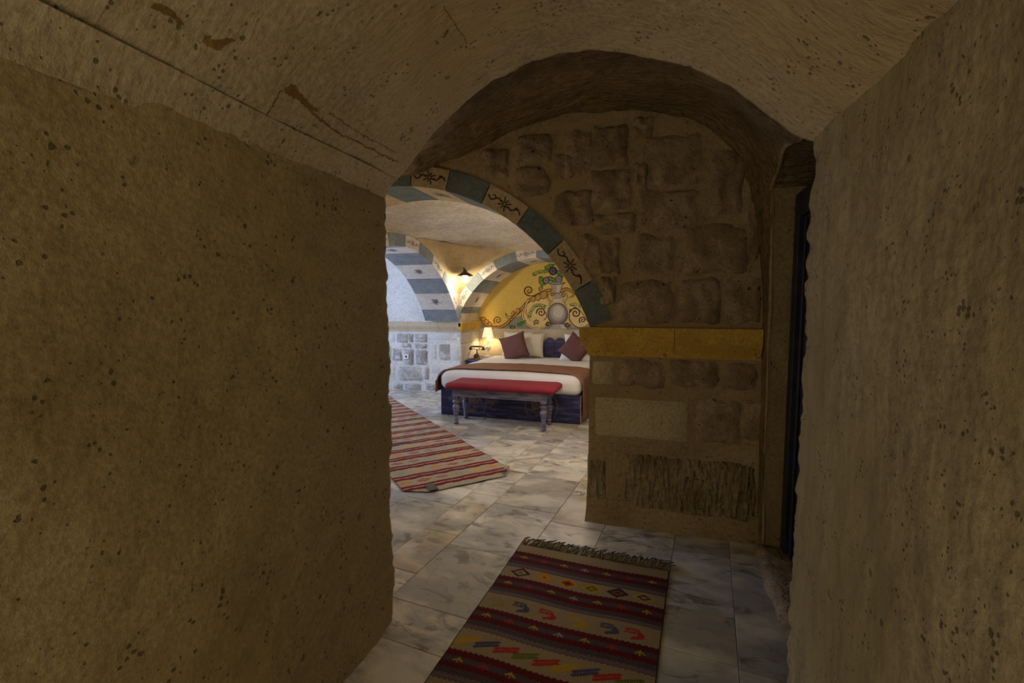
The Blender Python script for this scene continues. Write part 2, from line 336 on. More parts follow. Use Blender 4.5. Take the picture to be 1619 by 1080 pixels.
def sub(P, n):
    out = []
    for i in range(n):
        t = i/(n-1)*(len(P)-1); k = min(int(t), len(P)-2); f = t-k
        p0, p1, p2, p3 = [Vector(P[max(0, min(len(P)-1, k+q))]) for q in (-1, 0, 1, 2)]
        out.append(.5*((2*p1)+(-p0+p2)*f+(2*p0-5*p1+4*p2-p3)*f*f+(-p0+3*p1-3*p2+p3)*f**3) if k < len(P)-2 and k > 0 else p1.lerp(p2, f))
    return out
SA, SB, SB2 = sub(A, NU), sub(B, NU), sub(B2, NU); V = []
def SP(i, y):
    if y < 2.88: t = (y-1.62)/1.26; return SA[i].lerp(SB2[i], t*t*(3-2*t))
    return SB2[i].lerp(SB[i], min(1, (y-2.88)/.17))
def headz(y): return 2.035+.05*math.sin(max(0, min(1, (2.88-y)/.8))*math.pi)
grid = []
for i in range(NU):
    for j in range(NV):
        t = j/(NV-1); y = 1.62+(3.06-1.62)*t; p = SP(i, y)
        r = .022*fb((p.x, y, p.y), 3.2, 3, 8)+.010*fb((p.x, y, p.y), 13, 3, 2)
        if p.y < 1.95: r *= .5
        V.append((p.x+(r if i > NU*.72 else 0), y, p.y+(r if p.y > 1.9 else 0))); grid.append((p.x, y, p.y))
Fc = []
for f in gridf(NU, NV, flip=True):
    c = [sum(grid[k][q] for k in f)/4 for q in range(3)]
    if c[0] > .30 and 1.75 < c[1] < 2.885 and c[2] < headz(c[1]): continue
    Fc.append(f)
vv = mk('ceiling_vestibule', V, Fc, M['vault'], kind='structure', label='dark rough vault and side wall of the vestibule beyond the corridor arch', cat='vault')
def xs(z, y=2.88):   # the side wall's x at a height
    best = min(range(NU//2, NU), key=lambda i: abs(SP(i, y).y-z)); return SP(best, y).x
V = []; n = 50
for j in range(n):
    z = 2.06*j/(n-1)
    for i in range(8):
        x = xs(z)-.004+(.80-xs(z)+.004)*i/7; V.append((x, 2.888+.010*fb((x, z, 0), 12, 3, 5), z))
mk('wall_recess', V, gridf(n, 8), M['mortar'], kind='structure', label='rough dark stone reveal beside the blue door', cat='wall')
V = []; n = 40
for j in range(n):
    y = 1.7+(2.9-1.7)*j/(n-1); z = headz(y)
    for i in range(8):
        x0 = xs(z, y)-.01; x = x0+(.85-x0)*i/7; V.append((x, y, z+.012*fb((x, y, 0), 10, 3, 5)))
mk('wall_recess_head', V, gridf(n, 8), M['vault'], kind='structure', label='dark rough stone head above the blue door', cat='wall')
# pale plaster fillet along the arris of the recess
V = []; pts = []
for j in range(60):
    z = .03+1.99*j/59; pts.append((xs(z)+.002+.004*fb((0, 0, z), 9, 2), 2.895, z))
for y in (2.86, 2.80, 2.7, 2.6, 2.5, 2.4, 2.3, 2.2, 2.1, 2.0): z = headz(y); pts.append((xs(z, y)+.002, y, z+.004))
tube('plaster_bead', pts, .011, M['mortar'], kind='structure', label='narrow plaster bead edging the door recess', cat='trim')
d = empty('door_1', (.72, 2.5, 0), kind='structure', label='dark blue panelled door half hidden at the right', cat='door')
box('door_frame', -.02, .02, .30, .375, .04, 1.98, M['door'], d, .006)
box('door_frame', -.02, .02, -.62, -.54, .04, 1.98, M['door'], d, .006)
box('lintel', -.016, .05, -.62, .385, 1.86, 1.99, M['door'], d, .006)
for i in range(8):
    y0 = -.54+i*.105; box('plank', .0, .03, y0+.002, y0+.101, .05, 1.86, M['door'], d, .006)
for y0 in (.20, .10, -.10, -.35): box('moulding', -.014, .0, y0, y0+.018, .06, 1.84, M['door'], d, .004)
V = []; nx, ny = 14, 34
for i in range(nx):
    for j in range(ny):
        x = .55+.33*i/(nx-1); y = 1.64+1.20*j/(ny-1); e = min(1, i/1.5)
        V.append((x+.012*fb((x, y, 0), 7, 2)+.03*(1-y/2.8)*0, y, -.01+e*.055+e*.012*fb((x, y, 0), 12, 3, 6)))
mk('door_threshold', V, gridf(nx, ny, flip=True), M['rub'], kind='structure', label='rough broken stone threshold at the foot of the blue door', cat='threshold')

# ------------------------------------------------------------ arches, stones
def voussoir(cx, cz, r0, r1, a0, a1, axis, d0, d1, mat, parent, motif=None, soffit=None, sm=None):
    """wedge block; axis 'y': arch lies in an xz plane, block spans y d0..d1 (d0 = visible face); axis 'x': arch in a yz plane"""
    n = 5; V = []; a0 += .0025; a1 -= .0025
    def pt(a, r, d):
        h = cx+r*math.cos(a); z = cz+r*math.sin(a); return (h, d, z) if axis == 'y' else (d, h, z)
    for i in range(n):
        a = a0+(a1-a0)*i/(n-1)
        for r, d in ((r0, d0), (r1, d0), (r1, d1), (r0, d1)): V.append(pt(a, r, d))
    Fc = [(i*4+k, i*4+(k+1) % 4, (i+1)*4+(k+1) % 4, (i+1)*4+k) for i in range(n-1) for k in range(4)]+[(0, 1, 2, 3), (n*4-4, n*4-3, n*4-2, n*4-1)]
    o = recalc(mk('voussoir', V, Fc, mat, parent, smooth=False)); sg = -1 if d1 > d0 else 1; e = .0015*sg
    am = (a0+a1)/2; rm = (r0+r1)/2
    def ribbon(pts, wd, on):     # pts in (t along the arch, u across), drawn on the face or on the soffit
        V, Fc = [], []
        for i, p in enumerate(pts):
            q = pts[max(i-1, 0)]; s = pts[min(i+1, len(pts)-1)]; t = Vector((s[0]-q[0], s[1]-q[1])).normalized(); nn = (-t.y*wd/2, t.x*wd/2)
            for k in (1, -1):
                tt, uu = p[0]+nn[0]*k, p[1]+nn[1]*k
                V.append(pt(am+tt/rm, rm+uu, d0+e) if on == 'face' else pt(am+tt/r0, r0-.0015, (d0+d1)/2+uu))
        Fc = [(2*i, 2*i+1, 2*i+3, 2*i+2) for i in range(len(pts)-1)]; return V, Fc
    def build(strokes, on, mt, nm):
        V, Fc = [], []
        for pts, wd in strokes:
            v, f = ribbon(pts, wd, on); k = len(V); V += v; Fc += [tuple(q+k for q in g) for g in f]
        mk(nm, V, Fc, mt, o, smooth=False)
    if motif:
        L = (a1-a0)*rm; st = []
        for k in range(8):
            a = k*math.pi/4+.35; rr = .050 if k % 2 else .036
            st.append(([(math.cos(a)*.008, math.sin(a)*.008), (math.cos(a)*rr*.6, math.sin(a)*rr*.6), (math.cos(a)*rr, math.sin(a)*rr)], .0085))
        for sgn in (1, -1):
            st.append(([(sgn*(.030+(L/2-.045)*i/16), .014*math.sin(i/16*6.8)*sgn) for i in range(17)], .0095))
            st.append(([(sgn*(.05+(L/2-.07)*.5+.012*math.cos(t)), .012+.008*math.sin(t)) for t in [q*.5 for q in range(9)]], .008))
        build(st, 'face', motif, 'painted_star')
    if soffit:
        st = []
        for k in range(16):
            a = k*math.pi/8; rr = .038+.022*(k % 2)+.014*((k*7) % 3)
            st.append(([(0, 0), (math.cos(a)*rr*.6, math.sin(a)*rr*.6), (math.cos(a+.1)*rr, math.sin(a+.1)*rr)], .010 if k % 2 else .013))
        build(st, 'soffit', soffit, 'painted_flower')
    return o
def rock(x0, x1, z0, z1, y, proud, mat, parent, rough=1.0, n=9, axis='y', rnd=.30, name='stone', sg=-1):
    """one wall stone: rounded outline, domed uneven face, standing proud of the joint"""
    V = []; sd = random.random()*50; cx, cz, hx, hz = (x0+x1)/2, (z0+z1)/2, (x1-x0)/2, (z1-z0)/2
    for i in range(n):
        for j in range(n):
            u, v = -1+2*i/(n-1), -1+2*j/(n-1); m_ = max(abs(u), abs(v))
            k = 1-rnd*(abs(u*v))**3*.35
            wob = (1+rough*.13*fb((u*1.3+sd, v*1.3, 0), 1, 2)) if m_ > .3 else 1
            edge = max(0, 1-m_**(6 if rough > .3 else 30)); hgt = proud*edge*(1+rough*.9*fb((u*1.8+sd, v*1.8, 3), 1, 3))-.012*(1-edge)
            if rough <= .3: k = 1; u = math.copysign(min(1, abs(u)**.55), u); v = math.copysign(min(1, abs(v)**.55), v)
            px, pz, d_ = cx+hx*u*k*wob, cz+hz*v*k*wob, y+sg*hgt
            V.append((px, d_, pz) if axis == 'y' else (d_, px, pz))
    return mk(name, V, gridf(n, n, flip=(axis == 'y') != (sg > 0)), mat, parent)
def arch_wall(name, lo, hi, ztop, y0, y1, cx, cz, r, jl, jr, mat, axis='y', amp=.006, ns=.05, **k):
    """a wall slab with an arched opening from jamb jl to jamb jr; both faces, jamb reveals"""
    def P(h, d, z): return (h, d, z) if axis == 'y' else (d, h, z)
    hs = sorted(set([lo+(hi-lo)*i/int((hi-lo)/ns) for i in range(int((hi-lo)/ns)+1)]+[jl, jr])); hs = [h for h in hs if min(abs(h-jl), abs(h-jr)) > .012 or h in (jl, jr)]
    V, Fc = [], []; nz = 44
    def column(h, z0, d, s):
        for j in range(nz):
            z = z0+(ztop-z0)*j/(nz-1); n_ = amp*fb((h, z, 0), 5, 3, 3); V.append(P(h, d+s*n_, z))
    def zhole(h): return cz+math.sqrt(max(0, r*r-(h-cx)**2))
    zj = {jl: zhole(jl), jr: zhole(jr)}
    for d, s in ((y0, -1), (y1, 1)):
        for seg in ([h for h in hs if h <= jl], [h for h in hs if jl <= h <= jr], [h for h in hs if h >= jr]):
            o = len(V); ins = seg and seg[0] >= jl and seg[-1] <= jr and len(seg) > 1 and seg is not None and seg[0] == jl and seg[-1] == jr
            for h in seg: column(h, zhole(h) if ins else 0, d, s)
            Fc += gridf(len(seg), nz, o, flip=(s > 0))
    for h in (jl, jr):
        o = len(V)
        for j in range(8):
            z = zj[h]*j/7
            for dd in (0, .25, .5, .75, 1): V.append(P(h, y0+(y1-y0)*dd, z))
        Fc += gridf(8, 5, o)
    o = len(V); ho = [h for h in hs if jl <= h <= jr]
    for h in ho:
        for dd in (0, .5, 1): V.append(P(h, y0+(y1-y0)*dd, zhole(h)))
    Fc += gridf(len(ho), 3, o)
    return mk(name, V, Fc, mat, **k)
R = math.radians
# --- stone wall between vestibule and bedroom (y 3.05 .. 3.49)
YN0, YN1 = 3.05, 3.49; NC = (-1.834, .721)
wn = arch_wall('wall_archway', -3.6, .95, 2.75, YN0, YN1, NC[0], NC[1], 1.66, -3.265, -.403, M['mortar'], kind='structure', label='rubble stone wall with the painted arch opening to the bedroom', cat='wall')
bounds = [20.6, 30.1, 41.4, 52.3, 63.3, 74.0, 84.3, 95.5, 106.5, 117.5, 128.5, 139, 149.5, 159.4]
for i, (a, b_) in enumerate(zip(bounds[:-1], bounds[1:])):
    g = i % 2 == 0
    voussoir(*NC, 1.53, 1.672, R(a), R(b_), 'y', YN0-.012, YN1+.01, M['vg'] if g else M['vl'], wn, None if g else M['paint'], None if g else M['paint2'])
# near ochre impost with moulded underside, wrapping the jamb
def impost(x0, x1, y, zt, zb, mat, parent, proud=.055, wrap=None, joint=None):
    cuts = [x0]+([joint] if joint else [])+[x1]
    for a, b_ in zip(cuts[:-1], cuts[1:]):
        V = []; prof = [(.03, zt), (-proud, zt), (-proud, zt-(zt-zb)*.42), (-proud*.82, zt-(zt-zb)*.55), (-proud*.3, zb+.03), (-.008, zb), (.03, zb)]
        for i in range(2):
            x = (a+.0015, b_-.0015)[i]
            for k_, (dy, z) in enumerate(prof):
                xx = x
                if i == 0 and a == x0 and wrap: xx = x0+wrap*(1-max(0, min(1, -dy/proud)))
                V.append((xx, y+dy, z))
        n = len(prof); Fc = [(k, (k+1) % n, n+(k+1) % n, n+k) for k in range(n)]+[tuple(range(n)), tuple(range(n, 2*n))]
        recalc(mk('impost', V, Fc, mat, parent, smooth=False))
impost(-.465, .60, YN0, 1.262, 1.075, M['yel'], wn, .055, .065, .115)
box('impost', -.465, -.39, YN0+.03, YN1+.02, 1.13, 1.262, M['yel'], wn, .012)
# stones: outlines measured on the photograph, placed on the wall plane
def px_rock(x0, y0, x1, y1, mat='rub', proud=.022, rough=1.0, n=9, Y=YN0, rnd=.3, parent=None, zcap=None):
    gx = 5 if mat in ('rub', 'chis') else 1.5
    if Y > 5: gx = 1.1 if mat == 'wrub' else .4
    a, zt = on_y(x0-gx, y0-gx, Y); b_, zb = on_y(x1+gx, y1+gx, Y)
    return rock(a, b_, zb, zt, Y+.004, proud, M[mat], parent or wn, rough, n, rnd=rnd)
for s in [(934, 567, 973, 612, 'ash', .010, .15, 5), (979, 568, 1051, 614, 'rub', .020), (1057, 569, 1137, 613, 'rub', .022), (1144, 572, 1196, 618, 'rub', .018),
          (934, 625, 1094, 702, 'ash', .016, .12, 7), (1101, 629, 1172, 706, 'rub', .022), (1177, 630, 1208, 700, 'rub', .012),
          (933, 718, 956, 812, 'chis', .010, .6), (983, 716, 1203, 836, 'chis', .022, .7, 19)]:
    px_rock(*s)
for s in [(762, 240, 803, 280), (819, 217, 871, 258), (893, 212, 934, 272), (941, 202, 991, 260), (1003, 190, 1030, 216), (1020, 215, 1110, 292), (1127, 236, 1172, 342),
          (815, 268, 868, 306), (880, 246, 906, 280), (878, 306, 938, 352), (935, 272, 996, 326), (1004, 262, 1020, 305), (1012, 304, 1104, 362), (940, 342, 1004, 366), (1186, 300, 1199, 410),
          (918, 372, 948, 424), (952, 376, 977, 432), (1000, 374, 1066, 432), (1083, 358, 1182, 432), (975, 443, 1066, 512), (1076, 440, 1138, 511), (1146, 438, 1202, 512), (953, 440, 970, 480)]:
    a, zt = on_y(s[0], s[1], YN0); b_, zb = on_y(s[2], s[3], YN0)
    far = math.hypot((a+b_)/2-NC[0], (zt+zb)/2-NC[1])
    px_rock(*s, 'rub', random.uniform(.016, .028), 1.3, 11)
# plaster skirt at the foot
V = []; n = 60
for i in range(n):
    x = -.41+1.06*i/(n-1)
    for j in range(6):
        t = j/5; V.append((x, YN0-.004-.10*t**2-.008*fb((x, t, 0), 6, 2), .13*(1-t)**1.0+.012*fb((x, t, 1), 7, 2)*(1-t)-.002*t))
mk('baseboard_archway', V, gridf(n, 6), M['mortar'], kind='structure', label='sloping plaster skirt at the foot of the rubble wall', cat='skirting')

# ------------------------------------------------------------ bedroom shell
XL, XR, YB, YM = -2.93, -.40, 6.81, 7.60
MC = (-1.665, .728, 1.377); LC = (5.10, .27, 1.84)
wb = arch_wall('wall_bedroom_back', XL-.02, XR+.6, 2.6, YB, YM+.05, MC[0], MC[1], MC[2]+.12, XL, XR, M['plas'], kind='structure', label='bedroom end wall with the arched bed niche', cat='wall')
mb = [161.6, 152.2, 140.4, 129.2, 118.1, 104, 91.5, 80, 68, 57, 46, 34, 23, 18.5]
for i, (a, b_) in enumerate(zip(mb[:-1], mb[1:])):
    g = i % 2 == 0
    voussoir(MC[0], MC[1], MC[2], MC[2]+.145, R(b_), R(a), 'y', YB-.008, YM+.04, M['vgw'] if g else M['vlw'], wb, None if g else M['paint2'], None if g else M['paint2'])
box('back_plaster', XL-.1, XR+.1, YM, YM+.06, 0, 2.3, M['plas'], wb)
wl = arch_wall('wall_bedroom_left', YN1-.03, YB+.09, 2.6, XL, XL-.565, LC[0], LC[1], LC[2]+.12, 3.49, 6.84, M['plas'], axis='x', kind='structure', label='bedroom left wall with the striped arch opening', cat='wall')
lb = [28.7, 35.2, 45.3, 55.2, 66.5, 78.5, 89, 100.5, 111.5, 122.5, 133.5, 144, 151.3]
for i, (a, b_) in enumerate(zip(lb[:-1], lb[1:])):
    g = i % 2 == 0
    voussoir(LC[0], LC[1], LC[2], LC[2]+.145, R(a), R(b_), 'x', XL+.008, XL-.565, M['vgw'] if g else M['vlw'], wl, None if g else M['paint2'], None if g else M['paint2'])
mk('wall_bedroom_right', [(XR, YN1-.02, 0), (XR, YM+.1, 0), (XR, YM+.1, 2.6), (XR, YN1-.02, 2.6)], [(0, 1, 2, 3)], M['plas'], kind='structure', label='plastered right wall of the bedroom behind the rubble wall', cat='wall')
# pendentives
def pendentive(cx_, cy_, sx, sy):
    V = []; n, m_ = 34, 30; r1 = MC[2]+.145; r2 = LC[2]+.145
    for i in range(n):
        z = 1.28+((2.235 if sy > 0 else 2.275)-1.28)*i/(n-1)
        dx = min(1.262, math.sqrt(max(.0, r1*r1-(z-MC[1])**2))); hx = MC[0]+sx*dx
        if sy < 0: dx = min(1.42, math.sqrt(max(0, 1.68**2-(z-NC[1])**2))); hx = NC[0]+sx*dx; hx = max(XL, min(XR, hx))
        dy = min(1.705, math.sqrt(max(.0, r2*r2-(z-LC[1])**2))); hy = LC[0]+sy*dy
        if sy > 0 and abs(dx) >= 1.262: hx = cx_
        if abs(dy) >= 1.705: hy = cy_
        p0 = Vector((cx_, hy, z)); p2 = Vector((hx, cy_, z)); c = Vector((cx_, cy_, z)).lerp((p0+p2)/2, .35)
        for j in range(m_):
            t = j/(m_-1); p = p0*(1-t)**2+c*2*t*(1-t)+p2*t*t; d = .012*fb(p, 6, 3, 2)*math.sin(math.pi*t)
            V.append(p+Vector((sx*d, sy*d, 0)))
    # rolled crease into the ceiling
    for k in range(1, 4):
        for j in range(m_):
            b0 = V[(n-1)*m_+j]; q = Vector((MC[0]-b0[0], 5.1-b0[1], 0)).normalized()*.05*k; V.append(Vector(b0)+q*.6+Vector((0, 0, .004*k)))
    return mk('pendentive', V, gridf(n+3, m_, flip=(sx*sy > 0)), M['pend'], wb)
for (a, b_, sx, sy) in ((XL, YB, -1, 1), (XR, YB, 1, 1), (XL, YN1, -1, -1), (XR, YN1, 1, -1)): pendentive(a, b_, sx, sy)
V = []; n = 60
for i in range(n):
    for j in range(n):
        x = XL-.02+(XR-XL+.04)*i/(n-1); y = YN1-.02+(YB-YN1+.04)*j/(n-1); u = 2*i/(n-1)-1; v = 2*j/(n-1)-1
        V.append((x, y, 2.243-.027*v+.09*(1-u*u)*(1-v*v)+.014*fb((x, y, 0), 4, 3, 2)))
mk('ceiling_bedroom', V, gridf(n, n), M['ceil'], kind='structure', label='beige shallow domed ceiling of the bedroom', cat='ceiling')
# side room seen through the left arch
ws = arch_wall('wall_side_room', -6.0, XL-.02, 2.75, YB, YB+.2, -20, 0, .1, -19, -18.9, M['white'], kind='structure', label='pale masonry wall seen through the left striped arch', cat='wall') if False else None
V = []; 
for i in range(60):
    for j in range(50):
        x = -6+(6+XL)*i/59; z = 2.75*j/49; V.append((x, YB+.006*fb((x, z, 0), 5, 3), z))
ws = mk('wall_side_room', V, gridf(60, 50, flip=True), M['white'], kind='structure', label='pale masonry wall seen through the left striped arch', cat='wall')
mk('wall_side_room_end', [(-6, 3.0, 0), (-6, YB, 0), (-6, YB, 2.75), (-6, 3.0, 2.75)], [(0, 1, 2, 3)], M['white'], kind='structure', label='white end wall of the side room beyond the left arch', cat='wall')
mk('wall_side_room_near', [(-6, 3.45, 0), (XL-.5, 3.45, 0), (XL-.5, 3.45, 2.75), (-6, 3.45, 2.75)], [(0, 1, 2, 3)], M['white'], kind='structure', label='white near wall of the side room beyond the left arch', cat='wall')
mk('ceiling_side_room', [(-6, 3.0, 2.6), (XL-.3, 3.0, 2.6), (XL-.3, YB+.1, 2.6), (-6, YB+.1, 2.6)], [(0, 1, 2, 3)], M['white'], kind='structure', label='white ceiling of the side room beyond the left arch', cat='ceiling')
Z7 = lambda x, y: (610+x*.1296, 500+y*.1296)
for s in [(40, 195, 118, 330, 'wash', .012, .1, 5), (130, 208, 272, 325), (281, 212, 330, 318), (352, 212, 507, 318), (200, 334, 310, 376), (352, 334, 503, 392),
          (85, 385, 196, 545), (218, 395, 345, 600), (358, 402, 516, 600), (40, 562, 124, 772, 'wash', .012, .1, 5), (138, 608, 462, 797), (480, 608, 521, 776),
          (100, 828, 205, 885), (228, 822, 440, 892), (488, 820, 600, 900), (-60, 340, 70, 545), (-120, 600, 30, 790), (-150, 205, 30, 325)]:
    mt, pr, rg, n = (s[4], s[5], s[6], s[7]) if len(s) > 4 else ('wrub', .028, 1.0, 9)
    a, b_ = Z7(s[0], s[1]); c, d_ = Z7(s[2], s[3]); px_rock(a, b_, c, d_, mt, pr, rg, n, Y=YB, parent=ws)
for s in [(528, 190, 898, 303), (533, 324, 625, 546), (640, 324, 795, 551, 'wrub', .012, .6, 7), (803, 324, 900, 555), (528, 562, 900, 722), (612, 730, 900, 900)]:
    mt, pr, rg, n = (s[4], s[5], s[6], s[7]) if len(s) > 4 else ('wash', .010, .08, 5)
    a, b_ = Z7(s[0], s[1]); c, d_ = Z7(s[2], s[3]); px_rock(a, b_, c, d_, mt, pr, rg, n, Y=YB-.004, rnd=.05, parent=ws)
impost(-4.9, XL+.02, YB, 1.135, .975, M['palest'], ws, .045, None, -3.30)
# niche reveal: ochre impost block, stones
def reveal_block(y0, y1, z0, z1, mat, nm='stone', proud=.012): return box(nm, XL-.02, XL+proud, y0, y1, z0, z1, mat, wb, .006)
box('impost', XL-.03, XL+.045, YB-.045, YM, 1.0, 1.135, M['yel'], wb, .012)
reveal_block(YB+.004, YB+.36, .80, .97, M['vlw']); reveal_block(YB+.37, YM, .80, .97, M['vlw'])
reveal_block(YB+.004, YB+.22, .50, .79, M['vlw']); reveal_block(YB+.23, YM, .50, .79, M['vlw']); reveal_block(YB+.004, YM, .04, .49, M['vlw'])

# ------------------------------------------------------------ floor
fl = mk('floor', [(-6.2, -2.8, -.012), (1.4, -2.8, -.012), (1.4, 7.9, -.012), (-6.2, 7.9, -.012)], [(0, 1, 2, 3)], M['grout'], kind='structure', label='polished mixed marble and travertine tile floor', cat='floor')
ca, sa = math.cos(R(-6)), math.sin(R(-6))
def tw(u, v): return (u*ca-v*sa, u*sa+v*ca)
def tile(u0, u1, v0, v1):
    g = .0011; dz = random.uniform(-.0008, .0008); V = []
    cu, cv = (u0+u1)/2, (v0+v1)/2; ox, oy = tw(cu, cv)
    for z, e in ((-.010, 0), (-.0015+dz, 0), (dz, .0018)):
        for (u, v) in ((u0+g+e, v0+g+e), (u1-g-e, v0+g+e), (u1-g-e, v1-g-e), (u0+g+e, v1-g-e)):
            x, y = tw(u, v); V.append((x, y, z))
    Fc = [(8, 9, 10, 11)]+[(k*4+i, k*4+(i+1) % 4, (k+1)*4+(i+1) % 4, (k+1)*4+i) for k in (0, 1) for i in range(4)]
    return V, Fc
u = -5.9; rest_V, rest_F = [], []; nt_ = 0; widths = [.42, .30, .50, .40, .24, .46, .34]; k = 0
while u < 2.2:
    w_ = widths[k % 7]; k += 1; v = -3+random.random()*.5
    while v < 7.9:
        L = random.choice([.30, .44, .62, .24, .55, .80]); x, y = tw(u+w_/2, v+L/2)
        if -5.2 < x < 1.0 and -2.5 < y < 7.4:
            V, Fc = tile(u, u+w_, v, v+L)
            px, py = project(x, y, 0.0)
            vis = y > 1.0 and 540 < px < 1300 and 560 < py < 1130 and not (y < 1.5 and (x < -1.3 or x > .7)) and not (y > 3.6 and x > -.3)
            if vis and nt_ < 295: mk('tile', V, Fc, M['tile'], fl, smooth=False); nt_ += 1
            else:
                q = len(rest_V); rest_V += V; rest_F += [tuple(i+q for i in f) for f in Fc]
        v += L
    u += w_
mk('tile_field', rest_V, rest_F, M['tile'], fl, smooth=False, kind='stuff')

# ------------------------------------------------------------ painting helpers (flat print on real surfaces, one colour per small cell)
def srgb(h): 
    c = [int(h[i:i+2], 16)/255 for i in (0, 2, 4)]; return np.array([x/12.92 if x <= .04045 else ((x+.055)/1.055)**2.4 for x in c])
def smooth_pts(P, n=8):
    P = [np.array(p, float) for p in P]; out = []
    for k in range(len(P)-1):
        p0, p1, p2, p3 = P[max(k-1, 0)], P[k], P[k+1], P[min(k+2, len(P)-1)]
        for i in range(n):
            f = i/n; out.append(.5*((2*p1)+(-p0+p2)*f+(2*p0-5*p1+4*p2-p3)*f*f+(-p0+3*p1-3*p2+p3)*f**3))
    out.append(P[-1]); return out
class Canvas:
    def __init__(s, X, Y, bg): s.X, s.Y = X, Y; s.C = np.tile(np.array(bg, float), (X.size, 1)).reshape(X.shape+(3,))
    def put(s, mask, col, a=1.0): s.C[mask] = s.C[mask]*(1-a)+np.array(col)*a
    def stroke(s, pts, w0, col, w1=None, sm=True, a=1.0):
        pts = smooth_pts(pts) if sm else [np.array(p, float) for p in pts]; w1 = w0 if w1 is None else w1; n = len(pts); m_ = np.zeros(s.X.shape, bool)
        for i in range(n-1):
            p, q = pts[i], pts[i+1]; w_ = w0+(w1-w0)*i/max(1, n-2); d = q-p; L = d@d+1e-9
            bx = (s.X > min(p[0], q[0])-w_) & (s.X < max(p[0], q[0])+w_) & (s.Y > min(p[1], q[1])-w_) & (s.Y < max(p[1], q[1])+w_)
            if not bx.any(): continue
            x, y = s.X[bx], s.Y[bx]; t = np.clip(((x-p[0])*d[0]+(y-p[1])*d[1])/L, 0, 1)
            mm = (x-p[0]-t*d[0])**2+(y-p[1]-t*d[1])**2 < (w_/2)**2; idx = np.argwhere(bx)[mm]; m_[tuple(idx.T)] = True
        s.put(m_, col, a)
    def ell(s, cx, cy, rx, ry, col, rot=0, a=1.0):
        c, n = math.cos(rot), math.sin(rot); x, y = s.X-cx, s.Y-cy; s.put(((x*c+y*n)/rx)**2+((-x*n+y*c)/ry)**2 < 1, col, a)
    def poly(s, P, col, a=1.0):
        m_ = np.zeros(s.X.shape, bool); n = len(P)
        for i in range(n):
            x0, y0 = P[i]; x1, y1 = P[(i+1) % n]
            if y0 == y1: continue
            m_ ^= ((s.Y > min(y0, y1)) & (s.Y <= max(y0, y1)) & (s.X < (x1-x0)*(s.Y-y0)/(y1-y0)+x0))
        s.put(m_, col, a)
    def spiral(s, cx, cy, r, a0, turns, w, col, dirn=1, grow=.12):
        P = [(cx+r*(1-(1-grow)*i/40)*math.cos(a0+dirn*turns*2*math.pi*i/40), cy+r*(1-(1-grow)*i/40)*math.sin(a0+dirn*turns*2*math.pi*i/40)) for i in range(41)]
        s.stroke(P, w*1.35, col, w, sm=False)
def cell_mesh(name, P, C, keep, mat, parent=None, **k):
    """P (nu+1, nv+1, 3) corner grid, C (nu, nv, 3) colours"""
    nu, nv = C.shape[:2]; idx = np.arange((nu+1)*(nv+1)).reshape(nu+1, nv+1)
    q = np.stack([idx[:-1, :-1], idx[1:, :-1], idx[1:, 1:], idx[:-1, 1:]], -1)[keep]; cc = C[keep]
    used = np.unique(q); mp = np.full(idx.size, -1); mp[used] = np.arange(used.size); V = P.reshape(-1, 3)[used]; q = mp[q]
    me = bpy.data.meshes.new(name); me.vertices.add(len(V)); me.vertices.foreach_set('co', V.astype(np.float32).ravel())
    me.loops.add(q.size); me.loops.foreach_set('vertex_index', q.astype(np.int32).ravel()); me.polygons.add(len(q))
    me.polygons.foreach_set('loop_start', np.arange(0, q.size, 4, dtype=np.int32)); me.update(calc_edges=True); me.validate()
    at = me.color_attributes.new('Col', 'FLOAT_COLOR', 'CORNER')
    at.data.foreach_set('color', np.repeat(np.concatenate([cc, np.ones((len(cc), 1))], 1), 4, 0).astype(np.float32).ravel())
    me.materials.append(mat); me.polygons.foreach_set('use_smooth', [True]*len(me.polygons))
    o = bpy.data.objects.new(name, me); S.collection.objects.link(o)
    if parent: o.parent = parent
    return tag(o, **k)

# ------------------------------------------------------------ mural
nu, nv = 460, 200; x0, x1, z0, z1 = XL+.005, XR-.02, 1.005, 2.105; yw = YM-.004
ux = np.linspace(x0, x1, nu+1); uz = np.linspace(z0, z1, nv+1); GX, GZ = np.meshgrid(ux, uz, indexing='ij')
cxx = (GX[:-1, :-1]+GX[1:, 1:])/2; czz = (GZ[:-1, :-1]+GZ[1:, 1:])/2
px, py = project(cxx, yw, czz); c = Canvas((px-750)/.1296, (py-390)/.1296, srgb('d0b25f'))
nzr = RNG.random((24, 10)); 
rip = np.sin(c.Y*.30+2.2*np.sin(c.X*.021)+1.3*np.sin(c.X*.008+c.Y*.03)); c.put(rip > .72, srgb('bf9f4c'), .7)
LN = srgb('4f3018'); GD = srgb('b98f4a'); CR = srgb('d8bd82'); GY = srgb('868a7c'); GR = srgb('3f6a2c'); GR2 = srgb('5b8436'); VI = srgb('3b3350'); VI2 = srgb('7d6c86')
# grey-green ground under the scrolls
c.poly([(60, 900), (150, 960), (260, 985), (340, 970), (420, 900), (520, 860), (580, 830), (600, 900), (660, 970), (760, 1005), (860, 990), (900, 930), (1150, 930), (1200, 980), (1290, 1000), (1400, 960), (1420, 1100), (40, 1100)], GY)
for X0, Y0 in ((560, 930), (600, 920), (570, 960)): c.ell(X0, Y0, 26, 7, GR, -.5)
